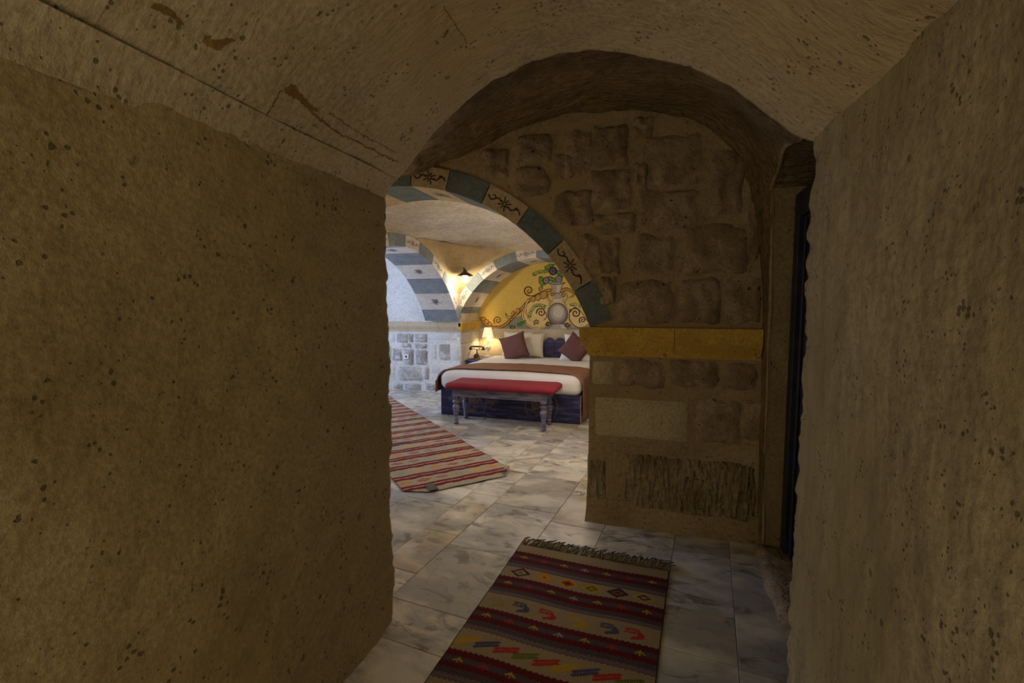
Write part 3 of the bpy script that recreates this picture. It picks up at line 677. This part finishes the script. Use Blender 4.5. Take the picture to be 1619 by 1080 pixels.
# cream bodies of the big scrolls
c.poly(smooth_pts([(590, 800), (600, 700), (660, 640), (760, 640), (880, 650), (895, 760), (890, 900), (840, 985), (740, 995), (650, 950), (600, 880), (590, 800)]), CR)
c.poly(smooth_pts([(1150, 700), (1240, 700), (1320, 800), (1400, 920), (1370, 985), (1290, 990), (1200, 950), (1150, 860), (1150, 700)]), CR)
def scroll(P, w0, w1=None, fill=GD): c.stroke(P, w0*1.1, LN, w1); c.stroke(P, w0*.55, fill, (w1 or w0)*.55)
scroll([(80, 875), (130, 940), (230, 985), (340, 975), (430, 905), (520, 820), (600, 730), (680, 650), (780, 600), (860, 545), (930, 530)], 34, 40)
for X0, Y0, r_ in ((115, 885, 34), (150, 915, 36), (190, 945, 32)): c.ell(X0, Y0, r_, r_*.75, LN, .5); c.ell(X0, Y0, r_-8, r_*.75-7, srgb('c98f3a'), .5)
scroll([(590, 790), (595, 880), (660, 970), (760, 1000), (850, 985), (885, 930)], 26, 18, CR)
scroll([(660, 650), (625, 720), (630, 800), (660, 870), (700, 905)], 30, 10, CR)
for X0, Y0, r_ in ((470, 815, 24), (530, 785, 30), (720, 640, 30), (780, 620, 36), (850, 590, 42)): c.ell(X0, Y0, r_, r_*1.25, LN, .5); c.ell(X0-3, Y0, r_-7, r_*1.25-8, GD, .5)
c.stroke([(380, 810), (395, 860), (430, 880), (470, 870)], 8, LN); c.stroke([(380, 812), (420, 850), (460, 850)], 8, LN)
c.spiral(665, 535, 62, 1.6, 1.6, 13, LN, 1); c.spiral(668, 537, 40, 1.6, .8, 8, GD, 1); c.spiral(815, 512, 32, 1.6, 1.3, 9, LN, 1)
c.stroke([(665, 600), (720, 600), (800, 560)], 12, LN); c.spiral(285, 900, 50, 2.4, 1.5, 9, LN, 1); c.spiral(462, 975, 32, -.4, 1.3, 10, LN, 1); c.stroke([(440, 900), (425, 940), (445, 1000)], 9, LN)
c.spiral(815, 805, 58, 3.0, 1.6, 13, LN, 1); c.spiral(760, 925, 36, 2.2, 1.5, 10, LN, 1); c.stroke([(870, 800), (880, 860), (845, 900)], 9, LN)
scroll([(1060, 540), (1130, 520), (1200, 560), (1205, 600), (1160, 620)], 44, 16)
c.spiral(1235, 810, 66, 3.4, 1.6, 14, LN, 1); c.spiral(1320, 895, 42, 2.4, 1.5, 11, LN, 1); c.stroke([(1165, 760), (1160, 880), (1220, 965), (1310, 990), (1390, 950)], 12, LN)
c.stroke([(1200, 720), (1290, 780), (1360, 880), (1400, 930)], 9, LN)
# leaves
def leaves(P, s=16):
    P = smooth_pts(P, 3)
    for i, p in enumerate(P):
        d = P[min(i+1, len(P)-1)]-P[max(i-1, 0)]; a_ = math.atan2(d[1], d[0])
        for k_ in (1, -1): c.ell(p[0]+math.cos(a_+k_*1.3)*s*.8, p[1]+math.sin(a_+k_*1.3)*s*.8, s, s*.45, GR if (i+k_) % 3 else GR2, a_+k_*.8)
leaves([(720, 345), (780, 310), (850, 305), (900, 290)]); leaves([(670, 860), (690, 790), (740, 725), (800, 715), (860, 735)]); leaves([(1170, 715), (1220, 700), (1290, 730)], 13)
leaves([(820, 370), (810, 420), (840, 470)], 20); leaves([(870, 270), (920, 235), (960, 240)], 20); leaves([(1010, 300), (1040, 330), (1060, 370)], 18); leaves([(900, 380), (950, 400), (990, 420)], 20)
leaves([(530, 955), (570, 930), (620, 915)], 13)
for X0, Y0, r_, cc_ in ((960, 297, 52, VI), (878, 412, 42, srgb('6b5566')), (1030, 395, 46, srgb('7a6a6e'))):
    c.ell(X0, Y0, r_, r_*1.05, LN*.6); c.ell(X0, Y0, r_*.86, r_*.92, cc_); c.spiral(X0, Y0, r_*.62, 1, 1.6, 7, VI2 if cc_ is VI else srgb('a39498'), 1); c.ell(X0, Y0, r_*.16, r_*.16, srgb('2a2230'))
# the vase
UL = srgb('463b3c'); U1 = srgb('8c8076'); U2 = srgb('a79d8e'); U3 = srgb('c2b8a2')
def vpoly(P, col): c.poly(P, UL); cx_ = sum(p[0] for p in P)/len(P); cy_ = sum(p[1] for p in P)/len(P); c.poly([(cx_+(p[0]-cx_)*.93, cy_+(p[1]-cy_)*.93) for p in P], col)
for sg_ in (1, -1):
    cx_ = 1016
    c.stroke([(cx_+sg_*55, 560), (cx_+sg_*105, 575), (cx_+sg_*118, 630), (cx_+sg_*85, 670), (cx_+sg_*100, 710)], 20, UL, 12); c.stroke([(cx_+sg_*55, 560), (cx_+sg_*105, 575), (cx_+sg_*118, 630), (cx_+sg_*85, 670), (cx_+sg_*100, 710)], 10, U2, 6)
    c.spiral(cx_+sg_*118, 950, 34, 0, 1.2, 12, LN, sg_)
    c.spiral(cx_+sg_*62, 590, 26, 0, 1.1, 9, UL, sg_)
vpoly([(895, 432), (1110, 432), (1085, 470), (1040, 570), (985, 570), (930, 470)], U2); c.stroke([(900, 445), (1000, 460), (1105, 445)], 9, UL); c.poly([(1000, 470), (1060, 465), (1030, 560), (1005, 560)], U3)
vpoly([(985, 570), (1045, 570), (1055, 630), (975, 630)], U2); vpoly([(950, 632), (1085, 625), (1080, 690), (950, 690)], U3)
c.ell(1016, 822, 128, 138, UL); c.ell(1016, 820, 121, 131, srgb('6f6664')); c.ell(1014, 815, 106, 117, U1); c.ell(1018, 805, 88, 98, U2); c.ell(1022, 795, 62, 74, U3)
vpoly([(960, 945), (1080, 945), (1155, 1012), (890, 1012)], U2); c.poly([(1040, 950), (1075, 950), (1130, 1005), (1070, 1005)], U3)
keep = (cxx-MC[0])**2+(czz-MC[1])**2 < (MC[2]+.01)**2
cell_mesh('mural', np.stack([GX, np.full_like(GX, yw), GZ], -1), c.C, keep, M['mural'], label='ochre wall painting of a flower vase and scrolls above the bed', cat='mural')

# ------------------------------------------------------------ kilims
def hexs(*h): return [srgb(x) for x in h]
# near mat: u across (0..0.83), v from the far edge towards the camera
nu, nv = 210, 400; W_, L_ = .835, 1.75
uu = (np.arange(nu)+.5)/nu*W_; vv_ = (np.arange(nv)+.5)/nv*L_; U, Vv = np.meshgrid(uu, vv_, indexing='ij')
CRM, DKR, MAU, YEL, GRN, RED, BLU, BLK, ORG = hexs('93805f', '560f0e', '4b3c3c', 'b08a1c', '5d6620', 'a02c1a', '44425a', '2c1616', 'c4701c')
c = Canvas(U, Vv, CRM); jag = .0014*np.sign(np.sin(U*260)); Vj = Vv+jag
def band(a, b_, col): c.put((Vj > a) & (Vj < b_), col)
starts = [.085, .335, .605, .885, 1.165, 1.43]
for s in starts:
    band(s, s+.155, MAU); band(s, s+.036, DKR); band(s+.066, s+.098, DKR); band(s+.128, s+.150, srgb('6a5a58'))
    k = 0
    for x in np.arange(.07, .82, .115):
        col = [YEL, RED, YEL, srgb('9a8f86')][k % 4]; y = s+.052+.004*(k % 2)
        c.stroke([(x-.018, y+.004), (x, y-.008), (x+.018, y+.004)], .008, col, sm=False); c.stroke([(x, y-.014), (x, y+.014)], .006, col, sm=False); k += 1
def diam(x, y, rx, ry, col, a=1.0): c.put(np.abs(c.X-x)/rx+np.abs(c.Y-y)/ry < 1, col, a)
cols = [BLK, ORG, YEL, YEL, BLK, YEL]; inn = [CRM, YEL, RED, GRN, srgb('6a4038'), BLU]
for k, x in enumerate((.10, .232, .358, .482, .61, .735)):
    diam(x, .283, .057, .042, cols[k]); diam(x, .283, .038, .027, inn[k]); diam(x, .283, .016, .010, [RED, RED, DKR, ORG, BLK, YEL][k])
for k, x in enumerate((.075, .20, .33, .475, .615, .725)):
    col = [srgb('8a8040'), BLU, RED, YEL, BLU, RED][k]
    for q in range(3): c.stroke([(x-.04, .535+q*.012-.012), (x+.01, .525+q*.012), (x+.04, .553+q*.008), (x-.01, .575+q*.004)], .008, col, sm=False)
for k, x in enumerate((.055, .145, .235, .32, .41, .49, .57, .655, .74, .80)):
    col = [YEL, BLU, RED, GRN, RED, YEL, BLU, RED, GRN, YEL][k]
    for q in (-.004, .014): c.stroke([(x-.044, .850+q-.012), (x+.046, .812+q-.010)], .015, col, sm=False)
for r0 in (1.10, 1.38, 1.64):
    for k, x in enumerate(np.arange(.06, .8, .1)): diam(x, r0, .04, .026, [YEL, RED, BLU, GRN][k % 4]); diam(x, r0, .02, .013, CRM)
c.put((U < .005) | (U > W_-.005), BLK)
c.C *= (1+.16*(RNG.random((nu, nv, 1))-.5))
gu, gv = np.meshgrid(np.linspace(0, 1, nu+1), np.linspace(0, L_, nv+1), indexing='ij')
LX = -.725-(gv*.060); RX = .100-(gv*.085); PX = LX+(RX-LX)*gu; PY = 2.545-gu*.045-gv*(1.0+0*gu)+.006*np.sin(gu*9)
PZ = .006+.0018*np.sin(PX*15)*np.sin(PY*11)+.0012*np.sin(gv*40)
mt_ = empty('fringed_kilim', (-.35, 1.7, 0), label='dark red striped kilim mat with tasselled end in the foreground', cat='rug')
def local(o, root): o.parent = root; o.matrix_parent_inverse = Matrix.Translation(root.location).inverted(); return o
local(cell_mesh('woven_field', np.stack([PX, PY, PZ], -1), c.C, np.ones((nu, nv), bool), M['kilim']), mt_)
V, Fc = [], []
for i in range(105):
    t = i/104; bx = -.722+.825*t; by = 2.545-.045*t; L = random.uniform(.06, .10); dx = .030+random.uniform(-.018, .02); k = len(V); n = 5; q = 5
    for j in range(n):
        f = j/(n-1); x = bx+dx*f+.006*math.sin(f*5+i); y = by+L*f; z = .007+.012*math.sin(f*math.pi)+.002*(i % 3)
        for a in range(q):
            r_ = .0042*(1-.3*f)*(1+.35*(j % 2)); V.append((x+r_*math.cos(a*2*math.pi/q), y, z+r_*math.sin(a*2*math.pi/q)*.9-.0))
    Fc += [(k+j*q+a, k+j*q+(a+1) % q, k+(j+1)*q+(a+1) % q, k+(j+1)*q+a) for j in range(n-1) for a in range(q)]
local(mk('tassel_fringe', V, Fc, M['fringe'], kind='stuff'), mt_)
# bedroom kilim
nu, nv = 130, 470; W_, L_ = .94, 3.9
uu = (np.arange(nu)+.5)/nu*W_; vv_ = (np.arange(nv)+.5)/nv*L_; U, Vv = np.meshgrid(uu, vv_, indexing='ij')
CRM, R1, R2, GRYb, OR, TN = hexs('a89a80', '70191d', '85282c', '4c4a4c', 'd07a1c', '8b6d55')
c = Canvas(U, Vv, CRM); Vj = Vv+.006*np.abs(((U*14) % 2)-1)
y = .09; k = 0
while y < L_:
    band(y, y+.038, R1); band(y+.038, y+.048, R2); band(y+.062, y+.096, R1); band(y+.096, y+.102, TN)
    step = random.uniform(.215, .25) if y < 2.2 else random.uniform(.18, .21)
    yc = y+.10+(step-.10)/2
    for j, x in enumerate(np.arange(.06+.04*(k % 3), .92, .155)):
        col = [OR, srgb('8f9480'), srgb('a04a30'), srgb('c79a3c'), TN][(j*2+k) % 5]
        if k < 12: diam(x, yc, .068, .034, col, .9); diam(x, yc, .030, .012, CRM, .6)
    y += step; k += 1
c.put((Vj > 1.30) & (Vj < 1.345) & (U < .45), GRYb); c.put((Vj < .012), srgb('6b6248')); c.put((U < .007) | (U > W_-.007), R1, .6)
c.C *= (1+.18*(RNG.random((nu, nv, 1))-.5))
ax = np.array((-.735, .678)); an = np.array((.678, .735)); O0 = np.array((-1.70, 2.955))
gu, gv = np.meshgrid(np.linspace(0, W_, nu+1), np.linspace(0, L_, nv+1), indexing='ij')
# near right corner rolls up along a line
s_ = (gu-(W_-.13))*.80-(gv)*.60; s_ = s_*(1)
roll = np.clip(s_, 0, None); rad = .022; ang = roll/rad
dirx = np.array((.80, -.60)); du = roll-rad*np.sin(np.minimum(ang, math.pi*1.3)); h = rad*(1-np.cos(np.minimum(ang, math.pi*1.3)))
gu2 = gu-du*dirx[0]; gv2 = gv-du*dirx[1]
PX = O0[0]+an[0]*gu2+ax[0]*gv2; PY = O0[1]+an[1]*gu2+ax[1]*gv2; PZ = .006+h+.003*np.sin(gu*12+gv*5)**2
keep = ~((uu[:, None]+vv_[None, :]*1.4) < .17)
rg = empty('bedroom_kilim', (-1.7, 3.8, 0), label='long red and cream striped kilim with a curled corner on the bedroom floor', cat='rug')
local(cell_mesh('woven_field', np.stack([PX, PY, PZ], -1), c.C, keep, M['kilim']), rg)
V = []
fa = O0+an*.17; fb_ = O0+ax*.12; fd = np.array((-.1, .02))
q1 = fa; q2 = fb_; mid = (fa+fb_)/2; tip = mid+(mid-O0)*1.0
V = [(q1[0], q1[1], .010), (q2[0], q2[1], .010), (tip[0], tip[1], .018), (q1[0], q1[1], .016), (q2[0], q2[1], .016), (tip[0], tip[1], .024)]
V = [(fa[0], fa[1], .012), ((fa+an*.07)[0], (fa+an*.07)[1], .014), (tip+an*.07)[0:2].tolist()+[.018], tip[0:2].tolist()+[.018]]
local(recalc(mk('folded_flap', [tuple(v) for v in V]+[(v[0], v[1], v[2]+.006) for v in V], [(0, 1, 2, 3), (4, 5, 6, 7), (0, 1, 5, 4), (1, 2, 6, 5), (2, 3, 7, 6), (3, 0, 4, 7)], plain('grey_backing', (.13, .11, .09), .95), smooth=False, label='grey folded corner')), rg)

# ------------------------------------------------------------ bed
bd = empty('double_bed', (-1.715, 6.4, 0), label='double bed with dark blue distressed painted base against the mural niche', cat='bed')
BX0, BX1, BY0, BY1 = -2.61, -.82, 5.42, 7.50
nu, nv = 300, 60; U, Vv = np.meshgrid((np.arange(nu)+.5)/nu*(BX1-BX0), (np.arange(nv)+.5)/nv*.335, indexing='ij'); c = Canvas(U, Vv, srgb('26264c'))
def n2(u, v, a, b_, s): return noise.noise(Vector((u*a, v*b_, s)))
NZ = np.array([[n2(u_, v_, 3, 30, 1)+.5*n2(u_, v_, 9, 60, 2) for v_ in Vv[0]] for u_ in U[:, 0]])
NB = np.array([[n2(u_, v_, 4, 12, 7)+.6*n2(u_, v_, 11, 26, 8) for v_ in Vv[0]] for u_ in U[:, 0]])
c.put(NZ > .12, srgb('2e2e55')); c.put(NZ > .35, srgb('45446a')); c.put(NZ < -.25, srgb('1b1b36')); c.put((NB > .28) & (U < 1.45), srgb('5d4a52')); c.put(NB > .5, srgb('6e5348'))
for x in (.42, 1.32):
    for sg_ in (-1, 1):
        c.spiral(x+sg_*.07, .20, .055, 0, 1.4, .014, srgb('7c5c38'), sg_); c.spiral(x+sg_*.05, .09, .035, 1, 1.2, .012, srgb('6a4a34'), sg_)
        c.stroke([(x+sg_*.17, .30), (x+sg_*.20, .18), (x+sg_*.16, .06)], .012, srgb('6a5038'))
c.stroke([(.9, 0), (.9, .34)], .006, srgb('10101c'), sm=False); c.put((Vv > .322) | (Vv < .012), srgb('17172c'))
gu, gv = np.meshgrid(np.linspace(BX0, BX1, nu+1), np.linspace(0.004, .339, nv+1), indexing='ij')
local(cell_mesh('painted_front', np.stack([gu, np.full_like(gu, BY0), gv], -1), c.C, np.ones((nu, nv), bool), M['blue'], label='painted front board with scroll ornaments'), bd)
local(box('bed_base', BX0, BX1, BY0+.002, BY1, .004, .34, M['bluew'], bev=.004), bd)
local(box('side_board', BX1, BX1+.012, BY0+.003, BY1, .006, .335, M['sidew'], bev=.003), bd)
def rbox(name, x0, x1, y0, y1, z0, z1, r, mat, amp=.006, top_only=False, n=44, **k):
    V = []; hx, hy, hz = (x1-x0)/2, (y1-y0)/2, (z1-z0)/2; cx_, cy_, cz_ = (x0+x1)/2, (y0+y1)/2, (z0+z1)/2
    bm = bmesh.new(); bmesh.ops.create_cube(bm, size=2); bmesh.ops.subdivide_edges(bm, edges=bm.edges[:], cuts=n, use_grid_fill=True)
    for v in bm.verts:
        q = Vector((v.co.x*hx, v.co.y*hy, v.co.z*hz)); rr = Vector((min(r, hx), min(r, hy), min(r, hz)))
        core = Vector([max(-(h_-rr[i]), min(h_-rr[i], q[i])) for i, h_ in enumerate((hx, hy, hz))]); d = q-core
        if d.length > 1e-6: 
            d = Vector((d.x/rr.x, d.y/rr.y, d.z/rr.z)); d.normalize(); q = core+Vector((d.x*rr.x, d.y*rr.y, d.z*rr.z))
        w0 = Vector((cx_, cy_, cz_))+q; a_ = amp*fb(w0, 5, 3, 4); nn = q.normalized(); v.co = w0+nn*a_
    me = bpy.data.meshes.new(name); bm.to_mesh(me); bm.free(); me.materials.append(mat); me.polygons.foreach_set('use_smooth', [True]*len(me.polygons))
    o = bpy.data.objects.new(name, me); S.collection.objects.link(o); return tag(o, **k)
local(rbox('mattress', BX0+.03, BX1-.02, BY0+.04, BY1-.02, .341, .545, .06, M['linen'], .001, n=8), bd)
# duvet: one cloth over top and sides, hem over the base
def cloth_section(pts, ys, zfun, name, mat, amp=.006, thick=.008, **k):
    """pts: closed path section in (x, z); swept along y"""
    P = resample(pts, 90); V = []
    for y in ys:
        for x, z in P: d = amp*fb((x, y, z), 6, 3, 3); V.append((x+d*.5, y+d*.4, z+d+zfun(x, y)))
    o = mk(name, V, gridf(len(ys), 90), mat, **k); sm = o.modifiers.new('thickness', 'SOLIDIFY'); sm.thickness = thick; sm.offset = 0; return o
dv = rbox('duvet', BX0-.018, BX1+.012, BY0-.022, BY1-.05, .33, .562, .085, M['linen'], .006, n=50, label='white duvet spread over the double bed', cat='duvet')
bm = bmesh.new(); bm.from_mesh(dv.data); bmesh.ops.delete(bm, geom=[f for f in bm.faces if f.calc_center_median().z < .345 and abs(f.normal.z) > .5], context='FACES'); bm.to_mesh(dv.data); bm.free()
# throw across the foot
sec = [(-2.675, .295), (-2.672, .40), (-2.665, .49), (-2.64, .540), (-2.59, .566), (-2.5, .576), (-1.7, .578), (-.95, .574), (-.84, .559), (-.795, .52), (-.785, .40), (-.775, .2), (-.765, .07)]
ys = np.linspace(0, 1, 30); Ps = resample(sec, 140); V = []
for t in ys:
    for i, (x, z) in enumerate(Ps):
        s = i/139; side = max(0, 1-z/.56)
        yn = float(np.interp(x, [-2.68, -2.60, -2.48, -1.57, -1.0, -.88, -.80, -.76], [5.385, 5.42, 5.61, 5.66, 5.56, 5.45, 5.41, 5.40])); yf = float(np.interp(x, [-2.68, -2.60, -2.35, -1.8, -.9], [5.86, 5.95, 6.22, 6.33, 6.22]))
        y = yn+(yf-yn)*t; pl = .014*side*math.sin(y*38+z*2)
        d = .004*fb((x, y, z), 7, 3, 5); dr_ = .085-math.sqrt(max(0, .085**2-max(0, 5.483-y)**2)) if z > .45 else 0
        V.append((x+pl*(1 if x > -1.7 else -1)+(d if side > .1 else 0), y, z-dr_+(d if side < .1 else 0)))
th = mk('bed_throw', V, gridf(30, 140), M['brown'], label='brown satin throw laid across the foot of the bed', cat='throw')
sm = th.modifiers.new('thickness', 'SOLIDIFY'); sm.thickness = .007; sm.offset = 1
# headboard: row of arched panels
hb = [];
for i in range(7):
    a = -1.741+(i-3)*.1735+.001; b_ = a+.1715; V = []; n = 14
    prof_ = [(a, .345)]+[((a+b_)/2-(b_-a)/2*math.cos(math.pi*j/n), .755+.122*math.sin(math.pi*j/n)**.7) for j in range(n+1)]+[(b_, .345)]
    m_ = len(prof_); V = [(x, 7.515, z) for x, z in prof_]+[(x, 7.55, z) for x, z in prof_]
    o = recalc(mk('headboard_panel', V, [tuple(range(m_)), tuple(range(m_, 2*m_))]+[(k, (k+1) % m_, m_+(k+1) % m_, m_+k) for k in range(m_)], M['bluew'], smooth=False)); local(o, bd)
    bv = o.modifiers.new('bevel', 'BEVEL'); bv.width = .006; bv.segments = 2
# pillows
def pillow(name, c0, w_, h_, t_, tilt, yaw, roll, mat, label, group=None, pinch=.09, cat='pillow'):
    V = []; n = 26
    for sgn in (1, -1):
        for i in range(n):
            for j in range(n):
                u, v = -1+2*i/(n-1), -1+2*j/(n-1)
                x = w_/2*u*(1-pinch*(1-v*v)*0-pinch*.0)*(1-pinch*(1-abs(v)**2.2)*abs(u)**2); y = h_/2*v*(1-pinch*(1-abs(u)**2.2)*abs(v)**2)
                t = t_/2*((1-u**4)*(1-v**4))**.55*(1+.12*fb((u, v, sgn), 2.2, 2, len(label)))+.0015
                V.append((x, -sgn*t, y))
    Fc = gridf(n, n)+gridf(n, n, n*n, flip=True)
    ring = [i*n for i in range(n)]+[(n-1)*n+j for j in range(1, n)]+[i*n+n-1 for i in range(n-2, -1, -1)]+[j for j in range(n-2, 0, -1)]
    Fc += [(ring[k], ring[(k+1) % len(ring)], ring[(k+1) % len(ring)]+n*n, ring[k]+n*n) for k in range(len(ring))]
    o = mk(name, V, Fc, mat, label=label, cat=cat, group=group); recalc(o)
    o.location = c0; o.rotation_euler = (tilt, roll, yaw); return o
pillow('pillow', (-2.165, 7.38, .765), .50, .41, .15, -.22, .0, 0, M['linen'], 'white pillow standing at the back left, behind the left brown cushion', 'white pillows against the headboard')
pillow('pillow', (-1.935, 7.27, .765), .50, .40, .14, -.20, .03, .02, M['creaml'], 'cream pillow standing just right of the left brown cushion', 'white pillows against the headboard')
pillow('pillow', (-1.13, 7.36, .755), .52, .40, .15, -.22, 0, 0, M['linen'], 'white pillow standing behind the right brown cushion', 'white pillows against the headboard')
pillow('pillow', (-1.14, 7.17, .64), .54, .26, .12, -.75, 0, .05, M['linen'], 'white pillow lying low under the right brown cushion', 'white pillows against the headboard')
pillow('throw_cushion', (-2.12, 7.06, .745), .42, .42, .13, -.30, .12, -.32, M['cush'], 'plum brown square cushion leaning on the left pillows', 'brown square cushions on the bed', cat='cushion')
pillow('throw_cushion', (-1.155, 7.05, .745), .39, .39, .13, -.32, -.10, .62, M['cush'], 'plum brown square cushion tipped on its corner at the right', 'brown square cushions on the bed', cat='cushion')

# ------------------------------------------------------------ bench
bn = empty('bench', (-1.66, 5.17, 0), label='long wooden bench with red cushioned top and turned legs at the bed foot', cat='bench')
local(rbox('seat_cushion', -2.335, -1.02, 4.925, 5.395, .425, .505, .05, M['red'], .003, n=24, label='red padded seat'), bn)
local(box('apron', -2.26, -1.12, 4.985, 5.005, .335, .425, M['greyw'], bev=.003), bn)
local(box('apron', -2.26, -1.12, 5.325, 5.345, .335, .425, M['greyw'], bev=.003), bn)
local(box('apron', -2.26, -2.24, 5.006, 5.324, .335, .425, M['greyw'], bev=.003), bn)
local(box('apron', -1.14, -1.12, 5.006, 5.324, .335, .425, M['greyw'], bev=.003), bn)
LP = [(r_*1.22, z_) for r_, z_ in [(0, 0), (.014, 0), (.024, .012), (.026, .022), (.018, .034), (.014, .042), (.022, .050), (.024, .058), (.017, .068), (.020, .10), (.028, .15), (.034, .195), (.033, .22), (.022, .238), (.018, .244), (.030, .254), (.034, .268), (.030, .282), (.020, .292), (.026, .30), (.026, .305), (0, .305)]]
for lx, ly in ((-2.225, 5.02), (-1.165, 5.02), (-2.225, 5.31), (-1.165, 5.31)):
    lg = local(lathe('leg', LP, (lx, ly, .001), M['greyw']), bn)
    bl = box('leg_block', lx-.034, lx+.034, ly-.034, ly+.034, .305, .424, M['greyw'], bev=.004); bl.parent = lg
    bl.matrix_parent_inverse = lg.matrix_basis.inverted() @ Matrix.Identity(4)

# ------------------------------------------------------------ nightstand, lamp, telephone
ns = empty('nightstand', (-2.77, 7.12, 0), label='small dark blue nightstand in the corner beside the bed', cat='nightstand')
for nm, a in (('cabinet_body', (-2.895, -2.645, 6.93, 7.53, .06, .505)), ('nightstand_top', (-2.90, -2.64, 6.91, 7.54, .505, .53))): local(box(nm, *a, M['bluew'], bev=.004), ns)
d_ = local(box('drawer', -2.88, -2.66, 6.918, 6.93, .34, .46, M['bluew'], bev=.004), ns)
kn = lathe('knob', [(0, -.01), (.010, -.008), (.012, 0), (.008, .008), (0, .01)], (-2.77, 6.908, .40), M['brass'], n=10); kn.parent = d_; kn.matrix_parent_inverse = Matrix.Identity(4)
local(box('cabinet_door', -2.88, -2.66, 6.918, 6.93, .08, .33, M['bluew'], bev=.004), ns)
for lx in (-2.88, -2.66):
    for ly in (6.95, 7.51): local(box('foot', lx-.015, lx+.015, ly-.015, ly+.015, .001, .06, M['bluew']), ns)
lx, ly, lz = -2.705, 7.45, .531
lp = empty('table_lamp', (lx, ly, lz), label='lit white table lamp with a tapered shade on the nightstand', cat='lamp')
local(lathe('lamp_base', [(0, 0), (.062, 0), (.064, .010), (.055, .022), (.030, .034), (.014, .050), (.010, .070), (.012, .095), (.035, .125), (.048, .150), (.044, .175), (.026, .20), (.016, .225), (.020, .25), (.024, .27), (.014, .30), (.012, .335), (0, .335)], (lx, ly, lz), M['ceram'], n=24), lp)
sh = local(lathe('lamp_shade', [(.098, .330), (.098, .333), (.058, .495), (.056, .495), (.095, .330), (.098, .330)], (lx, ly, lz), M['shade'], n=32), lp)
lp['category'] = 'lamp'
l = light('table_lamp_bulb', 'POINT', (lx, ly, lz+.38), 6, (1, .76, .42), .03)
tp = empty('telephone', (-2.745, 7.04, .531), label='antique style cradle telephone with curled cord beside the lamp', cat='telephone')
TK = 1.38
def T(o):
    return local(o, tp)
x_, y_, z_ = -2.745, 7.04, .531
T(lathe('phone_base', [(0, 0), (.052, 0), (.052, .008), (.040, .014), (.036, .024), (.028, .05), (.016, .062), (.010, .075), (.009, .11), (.014, .118), (0, .12)], (x_, y_, z_), M['brass']))
T(lathe('dial', [(0, -.006), (.026, -.004), (.028, 0), (.026, .004), (0, .006)], (0, 0, 0), M['blk'], n=16)); dl = bpy.data.objects['dial']; dl.rotation_euler = (1.1, 0, 0); dl.location = (x_, y_-.036, z_+.042)
T(tube('cradle', [(x_-.045, y_, z_+.135), (x_-.032, y_, z_+.118), (x_, y_, z_+.112), (x_+.032, y_, z_+.118), (x_+.045, y_, z_+.135)], .005, M['brass']))
hs_ = T(tube('handset', [(x_-.085, y_, z_+.143), (x_-.05, y_, z_+.150), (x_, y_, z_+.150), (x_+.05, y_, z_+.150), (x_+.085, y_, z_+.143)], [.008, .009, .011, .009, .008], M['blk'], n=10))
for sg_ in (-1, 1):
    q = lathe('earpiece' if sg_ > 0 else 'mouthpiece', [(0, -.03), (.022, -.03), (.024, -.02), (.014, -.008), (.008, .004), (0, .004)], (x_+sg_*.078, y_, z_+.140), M['blk'], n=14); q.parent = hs_; q.matrix_parent_inverse = Matrix.Identity(4)
T(tube('cord', [(x_-.078, y_, z_+.108), (x_-.085, y_-.01, z_+.08), (x_-.105, y_-.02, z_+.04), (x_-.10, y_-.03, z_+.008), (x_-.06, y_-.05, z_+.004), (x_-.02, y_-.045, z_+.004)], .004, M['blk'], n=6))

tp.scale = (TK, TK, TK)
# ------------------------------------------------------------ wall sconce on the pendentive
sx_, sy_, sz_ = -2.70, 6.46, 1.83
sc = empty('wall_sconce', (sx_, sy_, sz_), label='lit wall sconce with white glass under a dark metal cap on the bedroom corner', cat='lamp')
local(tube('arm', [(-2.80, 6.66, 1.93), (-2.77, 6.58, 1.96), (-2.73, 6.50, 1.955), (sx_, sy_, 1.90), (sx_, sy_, 1.865)], .009, M['iron']), sc)
local(lathe('wall_plate', [(0, -.05), (.03, -.045), (.045, 0), (.03, .045), (0, .05)], (-2.80, 6.67, 1.92), M['iron'], n=14), sc)
local(lathe('metal_cap', [(0, .055), (.025, .052), (.058, .038), (.108, .008), (.125, -.005), (.121, -.007), (.058, .028), (0, .042)], (sx_, sy_, sz_+.012), M['iron'], n=28), sc)
local(lathe('glass_shade', [(0, .0), (.034, 0), (.047, -.022), (.052, -.065), (.044, -.095), (.0, -.10)], (sx_, sy_, sz_+.010), M['bulb'], n=20), sc)
light('sconce_bulb', 'POINT', (sx_+.0, sy_-.0, sz_-.115), 13, (1, .88, .64), .012)

# ------------------------------------------------------------ small fixtures
a, zt = on_y(639.3, 560.0, YB-.03); b_, zb = on_y(646.5, 567.5, YB-.03)
so = empty('wall_socket', ((a+b_)/2, YB-.04, (zt+zb)/2), label='small white wall socket on a rough stone left of the bed', cat='socket')
local(box('socket_plate', a, b_, YB-.047, YB-.020, zb, zt, M['plastic'], bev=.004), so)
q = lathe('socket_well', [(0, -.002), (.018, -.002), (.018, .002), (0, .002)], (0, 0, 0), M['blk'], n=14); q.rotation_euler = (math.pi/2, 0, 0); q.location = ((a+b_)/2, YB-.048, (zt+zb)/2); local(q, so)
fx, fy = on_floor(916, 780)
dr = empty('floor_drain', (fx, fy, 0), label='small round metal drain set in the tile floor', cat='drain')
local(lathe('drain_ring', [(.030, 0), (.031, .003), (.040, .003), (.042, 0)], (fx, fy, .001), M['steel'], n=24), dr)
local(lathe('drain_plug', [(0, .003), (.016, .003), (.018, 0)], (fx, fy, .001), M['steel'], n=20), dr)
